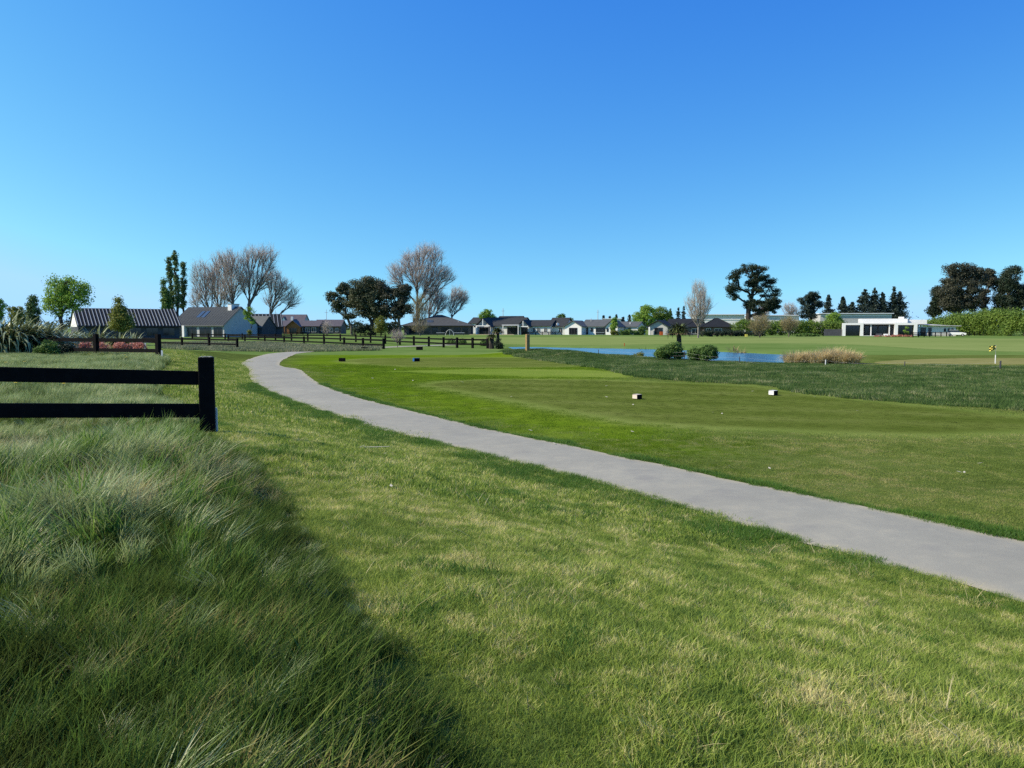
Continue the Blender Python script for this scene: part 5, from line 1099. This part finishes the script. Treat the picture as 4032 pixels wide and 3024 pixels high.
hedge('tall_hedge', 'tall bright green leafy hedge filling the right edge behind the modern house', [(3640,1262),(3690,1242),(3760,1228),(3850,1216),(3950,1214),(4050,1216),(4150,1214)], 240, 186, 420, 150, 0.36, 1.7, L_hedge, depth=6)
hedge('clipped_hedge', 'low dark clipped hedge in front of the black-roofed house', [(2758,1300),(2850,1299),(2960,1301),(3010,1303)], 188, 196, 200, 60, 0.20, 0.5, L_dark, depth=2)
hedge('shrub_belt', 'mixed green shrub belt below the sheds right of the big pine', [(2880,1268),(2920,1255),(2960,1258),(3010,1262),(3060,1258),(3120,1262),(3180,1256),(3240,1262),(3312,1262)], 222, 214, 420, 70, 0.32, 0.9, L_hedge, depth=5)
leafy_tree('leafing_tree', 'fresh green tree left of the modern house before the weathered shed', 3280, 222, [(3285,1245,22,18),(3265,1265,28,18),(3295,1275,26,18)], 90, 65, 0.3, 0.8, L_bright, 0.2, 1300)
hedge('shrub_belt', 'dark garden shrubs left of the hip-roofed house under the gums', [(1395,1290),(1420,1275),(1450,1272),(1475,1282)], 215, 215, 90, 60, 0.28, 0.7, L_dark, depth=4)
leafy_tree('green_shrub', 'bright olive green shrub under the dark gums', 1503, 212, [(1503,1270,22,22),(1500,1295,24,16)], 70, 60, 0.26, 0.7, L_yel, 0.1, 1312, cat='shrub', step=0.6)
leafy_tree('brown_shrub', 'dull brown-green shrub beside the wall of the hip-roofed house', 1550, 214, [(1552,1285,24,18),(1548,1300,26,12)], 60, 60, 0.26, 0.6, L_euc, 0.1, 1312, cat='shrub', step=0.6)
hedge('garden_hedge', 'clipped garden hedge and shrubs at the right end of the white house', [(2440,1298),(2480,1296),(2512,1300)], 224, 226, 90, 60, 0.22, 0.5, L_mid, depth=3)
leafy_tree('round_shrub', 'olive rounded shrub before the slim tree at the white house', 2418, 221, [(2418,1308,15,8),(2420,1316,16,5)], 40, 50, 0.2, 0.4, L_yel, 0.05, 1318, cat='shrub', step=0.4)
leafy_tree('green_shrub', 'tall green shrub left of the dark-gabled house', 2525, 226, [(2528,1298,16,16),(2520,1308,14,10)], 55, 55, 0.24, 0.5, L_mid, 0.08, 1318, cat='shrub', step=0.5)
hedge('flower_bed', 'orange-brown planting bed before the right portal of the modern house', [(3440,1322),(3480,1320),(3540,1318),(3588,1321)], 186, 184, 70, 45, 0.18, 0.28, L_red, depth=1.5, cat='bed')
hedge('low_hedge', 'dark low hedge left of the modern house at the edge of the fairway', [(3132,1314),(3180,1312),(3222,1316)], 192, 192, 60, 50, 0.2, 0.35, L_mid, depth=1.5)
leafy_tree('topiary_tree', 'small cloud-pruned tree in front of the right portal', 3567, 184, [(3567,1292,8,5),(3562,1303,8,5),(3570,1310,8,5)], 26, 45, 0.14, 0.25, L_bright, 0.05, 1322, cat='tree', step=0.3)

# distant wood along the horizon
n = 900; px = -300+4700*RNG.random(n); D = 620+260*RNG.random(n); zt = 3.0+6.5*vnoise(px, D*0, 90, 71)*vnoise(px, D*0, 33, 72)*1.6; C = np.c_[(px-2016)/F*D, D, zt*RNG.random(n)]
j = np.repeat(np.arange(n), 36); d = ball(len(j)); P = C[j]+d*np.array([5,5,2.2])*(RNG.random(len(j))**0.5)[:,None]; P[:,2] = np.abs(P[:,2])
V, I, rn = quads(P, d+RNG.normal(size=d.shape)*0.4, 1.6, 0.8, RNG.random(n)[j]); tag(link('far_wood', mesh_np('far_wood', V, I, {'rnd': rn}), L_farw), 'low dark distant wood along the horizon behind the houses', 'wood', kind='stuff')

# ------------------------------------------------------------------ strap-leaved plants
def straps(n, base_r, L0, L1, w, spread, droop, seg=5, upm=0.9, zbase=0.0):
    an = RNG.random(n)*6.283; r = base_r*RNG.random(n)**0.5; L = L0+(L1-L0)*RNG.random(n); el = np.clip(RNG.normal(spread, 0.28, n), 0.08, 1.45)
    V = []; dirx, diry = np.cos(an), np.sin(an); px_, py_, pz = r*dirx, r*diry, np.full(n, zbase)
    tx, ty = -diry, dirx; wv_ = w*(0.7+0.6*RNG.random(n)); dr = droop*(0.4+1.2*RNG.random(n)); ang = el.copy(); st = L/seg
    for k in range(seg+1):
        wk = wv_*0.5*(1.0 if k == 0 else (1-(k/seg)**2.2)); V += [np.c_[px_-tx*wk, py_-ty*wk, pz], np.c_[px_+tx*wk, py_+ty*wk, pz]]
        px_ = px_+np.sin(ang)*dirx*st; py_ = py_+np.sin(ang)*diry*st; pz = pz+np.cos(ang)*st; ang = ang+dr/seg*(1+k*0.5)
    per = 2*(seg+1); VV = np.stack(V, 1).reshape(-1, 3); b = np.arange(n)*per; Fq = np.concatenate([np.c_[b+2*k, b+2*k+1, b+2*k+3, b+2*k+2] for k in range(seg)])
    return VV, Fq, np.repeat(RNG.random(n), per)
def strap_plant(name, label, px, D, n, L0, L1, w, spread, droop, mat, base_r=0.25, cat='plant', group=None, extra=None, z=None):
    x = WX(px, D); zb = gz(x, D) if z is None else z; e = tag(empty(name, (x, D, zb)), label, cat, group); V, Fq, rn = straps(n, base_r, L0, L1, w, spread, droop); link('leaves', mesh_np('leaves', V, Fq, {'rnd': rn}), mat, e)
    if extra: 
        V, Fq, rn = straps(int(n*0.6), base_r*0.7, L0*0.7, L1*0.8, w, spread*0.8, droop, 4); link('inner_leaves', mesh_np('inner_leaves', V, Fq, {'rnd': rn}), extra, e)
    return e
FG = 'flax plants in the bed at left'
for px, D, n, L1, lab in ((-12,38.5,150,2.3,'big flax clump cut by the left edge'),(48,39.0,150,2.4,'tallest dark-centred flax clump near the left edge'),(105,40.0,140,2.2,'flax clump third from the left edge'),(160,41.0,130,2.0,'flax clump behind the green weed bush'),(215,42.5,120,1.8,'flax clump left of the dry tussocks'),(262,48.0,100,1.8,'flax clump behind the dry tussocks'),(325,52.0,90,1.7,'flax clump below the white wall of the dark wing'),(385,53.0,90,1.7,'flax clump left of the olive tree'),(470,50.0,80,1.4,'flax clump below the olive tree'),(520,52.0,70,1.3,'rightmost flax clump near the fence end')):
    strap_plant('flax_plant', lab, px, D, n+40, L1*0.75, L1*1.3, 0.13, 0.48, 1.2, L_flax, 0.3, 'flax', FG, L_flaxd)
TG = 'dry tussocks in the flax bed'
for px, D, lab in ((290,44,'pale dry tussock left of the fence post'),(345,44.5,'pale dry tussock behind the middle fence post'),(415,45,'pinkish dry tussock right of the middle fence post')):
    strap_plant('dry_tussock', lab, px, D, 260, 0.5, 0.95, 0.018, 0.6, 1.2, L_straw, 0.35, 'tussock', TG)
leafy_tree('olive_shrub', 'yellow-green conical young tree in front of the dark striped wing', 478, 62, [(478,1225,22,22),(480,1255,40,26),(485,1280,45,22),(470,1195,10,18),(485,1182,12,10)], 150, 60, 0.11, 0.36, L_yel, 0.07, 1305, step=0.35, cat='tree')
for px, D, rx, lab in ((345,40.5,24,'red-leaved low shrub left of the middle fence post'),(400,40.2,22,'red-leaved low shrub right of the middle fence post'),(475,40.6,26,'red-leaved low shrub between the two fence posts'),(540,40.9,30,'red-leaved low shrub near the fence end post')):
    k = D/F; leafy_tree('red_shrub', lab, px, D, [(px,1363,rx,14),(px+6,1385,rx*1.1,12)], 36, 45, 0.075, 0.16, L_red, 0.02, 1395, cat='shrub', step=0.2, group='red shrubs behind the second fence', trunk=False)
leafy_tree('weed_bush', 'fresh green leafy weed in front of the flax', 190, 37.5, [(190,1365,25,22),(215,1378,25,14),(165,1378,20,14)], 70, 55, 0.07, 0.2, L_mid, 0.02, 1392, cat='bush', step=0.25, trunk=False)
leafy_tree('weed_bush', 'dark low weed left of the second fence', 255, 38.2, [(262,1372,24,16),(235,1382,22,12)], 50, 50, 0.07, 0.2, L_dark, 0.02, 1392, cat='bush', step=0.25, trunk=False)
leafy_tree('young_tree', 'leafing young tree in front of the farmhouse gable', 985, 160, [(986,1225,20,18),(975,1240,14,14),(995,1262,12,14)], 34, 40, 0.24, 0.5, L_bright, 0.06, 1325, cat='tree', step=0.5)
leafy_tree('yellow_shrub', 'small yellow-green shrub by the fence before the farmhouse', 985, 150, [(985,1308,8,14)], 18, 40, 0.16, 0.3, L_yel, 0.03, 1325, cat='shrub', step=0.4)

# cabbage trees
def cabbage(label, px, D, yhead, ybase, nh, L, tr, group='cabbage trees by the pond', w=0.06, skirt=True):
    x = WX(px, D); zb = gz(x, D); e = tag(empty('cabbage_tree', (x, D, zb)), label, 'tree', group); zh = WZ(yhead, D)-zb
    m = MB(); m.tube((0,0,-0.2), (0.03,0,zh*0.6), tr*1.15, tr, 9).tube((0.03,0,zh*0.6), (0,0,zh), tr, tr*0.8, 9); m.build('trunk', M_barkd, e)
    V, Fq, rn = straps(nh, tr*0.6, L*0.6, L, w, 0.95, 1.0, 4); V[:,2] += zh-0.05; link('leaves', mesh_np('leaves', V, Fq, {'rnd': rn}), L_cord, e)
    if skirt:
        V, Fq, rn = straps(int(nh*0.6), tr, L*0.5, L*0.95, w, 2.2, 0.5, 4)
        V2 = V.copy(); V2[:,2] = zh-0.1-np.abs(V[:,2])*0.9; link('dead_skirt', mesh_np('dead_skirt', V2, Fq, {'rnd': rn}), L_dead, e)
    return e
cabbage('large cabbage tree with shaggy dead skirt beside the pond', 2672, 56, 1306, 1410, 620, 1.15, 0.18, w=0.10)
cabbage('small stout cabbage tree left of the pair at the fence end', 1935, 80, 1325, 1372, 260, 0.62, 0.26, w=0.08)
cabbage('taller cabbage tree right of the pair at the fence end', 1960, 80, 1305, 1372, 300, 0.85, 0.15, w=0.09)
leafy_tree('dark_shrub', 'dark shrub at the foot of the cabbage tree pair', 1962, 79, [(1960,1350,14,16),(1965,1364,16,8)], 45, 50, 0.10, 0.25, L_dark, 0.05, 1370, cat='shrub', step=0.3)
for px, y, D, rx, lab in ((1780,1345,98,12,'small round shrub behind the long fence, left of three'),(1822,1347,98,14,'round shrub behind the long fence, middle of three'),(1905,1350,92,10,'small shrub at the end of the long fence')):
    leafy_tree('round_shrub', lab, px, D, [(px,y,rx,13),(px-rx*0.6,y+6,rx*0.8,8)], 34, 50, 0.12, 0.3, L_mid, 0.05, 1365, cat='shrub', step=0.3, group='round shrubs by the long fence')
leafy_tree('pond_shrub', 'dense green shrub under the large cabbage tree by the pond', 2635, 51, [(2625,1385,42,22),(2655,1372,30,20),(2600,1395,22,14),(2670,1392,22,20)], 190, 70, 0.085, 0.20, L_mid, 0.06, 1410, cat='shrub', step=0.25)
leafy_tree('pond_shrub', 'dense rounded green shrub right of the cabbage tree by the pond', 2765, 49.5, [(2740,1392,34,22),(2790,1385,34,26),(2765,1400,55,18)], 210, 70, 0.085, 0.20, L_mid, 0.06, 1420, cat='shrub', step=0.25)
leafy_tree('pond_shrub', 'small low bush at the water edge left of the pond shrubs', 2520, 56, [(2520,1396,14,8),(2510,1402,20,6)], 30, 40, 0.07, 0.14, L_yel, 0.03, 1408, cat='shrub', step=0.2, trunk=False)
# reeds
RG = 'straw-coloured reeds beside the pond'
x0 = [(3120,1402,46.8),(3150,1398,47.2),(3180,1392,47.6),(3205,1396,46.6),(3235,1390,47.0),(3262,1382,47.8),(3285,1378,48.2),(3300,1392,46.8),(3330,1388,47.2),(3352,1392,46.8)]
for i, (px, yt, D) in enumerate(x0):
    x = WX(px, D); H = WZ(yt, D)-gz(x, D); nm = ['leftmost','second from left','third from left','fourth from left','fifth from left','sixth from left, tall','tallest plume','eighth from left','ninth from left','rightmost']
    strap_plant('reed_clump', 'straw-coloured reed clump by the pond, '+nm[i]+' of ten', px, D, 520, max(0.7, H*1.15), max(1.0, H*1.75), 0.024, 0.30, 0.9, L_reed, 0.45, 'reeds', RG)
e = strap_plant('reed_clump', 'thin green reeds on the far bank of the pond', 2545, 84, 90, 0.4, 0.9, 0.05, 0.4, 0.7, L_mid, 0.9, 'reeds', 'green reeds')
for px, D, lab in ((2885,74,'small tuft of pale reeds on the far pond bank'),(2915,72,'second tuft of pale reeds on the far pond bank')): strap_plant('reed_clump', lab, px, D, 40, 0.4, 0.9, 0.04, 0.4, 0.7, L_straw, 0.5, 'reeds', 'green reeds')

# ------------------------------------------------------------------ small litter on the grass
m = MB()
for k in range(9):
    a = k*0.698; m.poly([(0,0,0.03),(0.016*math.cos(a-0.3),0.016*math.sin(a-0.3),0.034),(0.03*math.cos(a),0.03*math.sin(a),0.028),(0.016*math.cos(a+0.3),0.016*math.sin(a+0.3),0.034)])
fl = m.mesh('flower_head'); fl.materials.append(M_yflower); m = MB(); m.tube((0,0,-0.25),(0,0,0.03),0.003,0.003,5); stm = m.mesh('stem'); stm.materials.append(L_mid)
for px, py in ((8,1412),(22,1428),(96,1425),(57,1510),(247,1513),(492,1398),(352,1395),(498,1408)):
    hx, hy = hit(px, py, 0.28); e = tag(empty('dandelion', (hx, hy, gz(hx, hy)+0.26)), 'yellow dandelion in the long grass behind the near fence', 'flower', 'dandelions')
    s_ = 1.6 if hy < 20 else 2.2; e.scale = (s_, s_, 1.2); link('flower_head', fl, None, e); link('stem', stm, None, e)
m = MB(); m.poly([(-0.035,0,0.006),(0,-0.016,0.012),(0.04,0,0.02),(0,0.016,0.010)]).poly([(-0.035,0,0.005),(0,0.016,0.009),(0.04,0,0.019),(0,-0.016,0.011)]); lf = m.mesh('fallen_leaf'); lf.materials.append(M_leafdry)
for px, py in ((1168,1493),(2390,1567),(2240,1508),(2388,1523),(1953,1521),(2012,1566),(2495,1598),(2590,1696),(2493,1709),(2090,1701),(2811,1629),(2847,1634),(2965,1544),(3210,1566),(3430,1562),(3452,1571),(3383,1622),(3770,1666),(3954,1679),(2878,1848),(1466,1492),(1555,1457),(1625,1501),(3040,1858),(1819,1507),(1510,1800),(1155,1662),(3875,1838),(3795,1873),(3815,1875),(2184,1757),(1535,1935)):
    hx, hy = hit(px, py); sc = 0.75+0.032*hy; o = link('fallen_leaf', lf, None, None, (hx, hy, gz(hx, hy)+(0.03 if hy < 16 else 0.015)), RNG.random()*6.28); o.scale = (sc, sc, sc)
    tag(o, 'pale fallen leaf lying on the mown grass', 'leaf', 'fallen leaves')
hx, hy = hit(1415, 1778); m = MB(); m.tube((-0.45,0,0.04),(0,0.02,0.05),0.009,0.008,6).tube((0,0.02,0.05),(0.42,-0.03,0.06),0.008,0.004,6).tube((-0.02,0.02,0.05),(0.06,0.10,0.07),0.005,0.003,5)
tag(m.build('stick', M_leafdry, None, (hx, hy, gz(hx, hy)), R(8)), 'bleached stick lying on the lawn left of the path', 'stick')

# parked car beside the modern house
D = 196.0; x = WX(3762, D); e = tag(empty('parked_car', (x, D, 0), R(-28)), 'white car parked beyond the black fence right of the modern house', 'car')
m = MB(); m.prism([(-2.1,-0.85,0.35),(2.1,-0.85,0.35),(2.15,-0.85,0.75),(1.3,-0.85,0.95),(-2.1,-0.85,0.98)], (0,1.7,0)); m.build('body', M_whitep, e, bevel=0.05)
m = MB(); m.prism([(-1.9,-0.75,0.97),(1.0,-0.75,0.95),(0.4,-0.70,1.48),(-1.6,-0.70,1.48)], (0,1.45,0)); m.build('cabin', M_glass, e, bevel=0.03)
m = MB(); m.box(-1.55, 0.4, -0.70, 0.74, 1.482, 1.53); m.build('roof', M_whitep, e)
for sx in (-1.35, 1.35):
    for sy in (-0.86, 0.66):
        m = MB(); m.tube((sx, sy, 0.33), (sx, sy+0.2, 0.33), 0.33, 0.33, 14); w_ = m.build('wheel', M_black, e); m = MB(); m.tube((sx, sy-0.012, 0.33), (sx, sy+0.1, 0.33), 0.18, 0.18, 10); m.build('rim', M_greyw, w_)
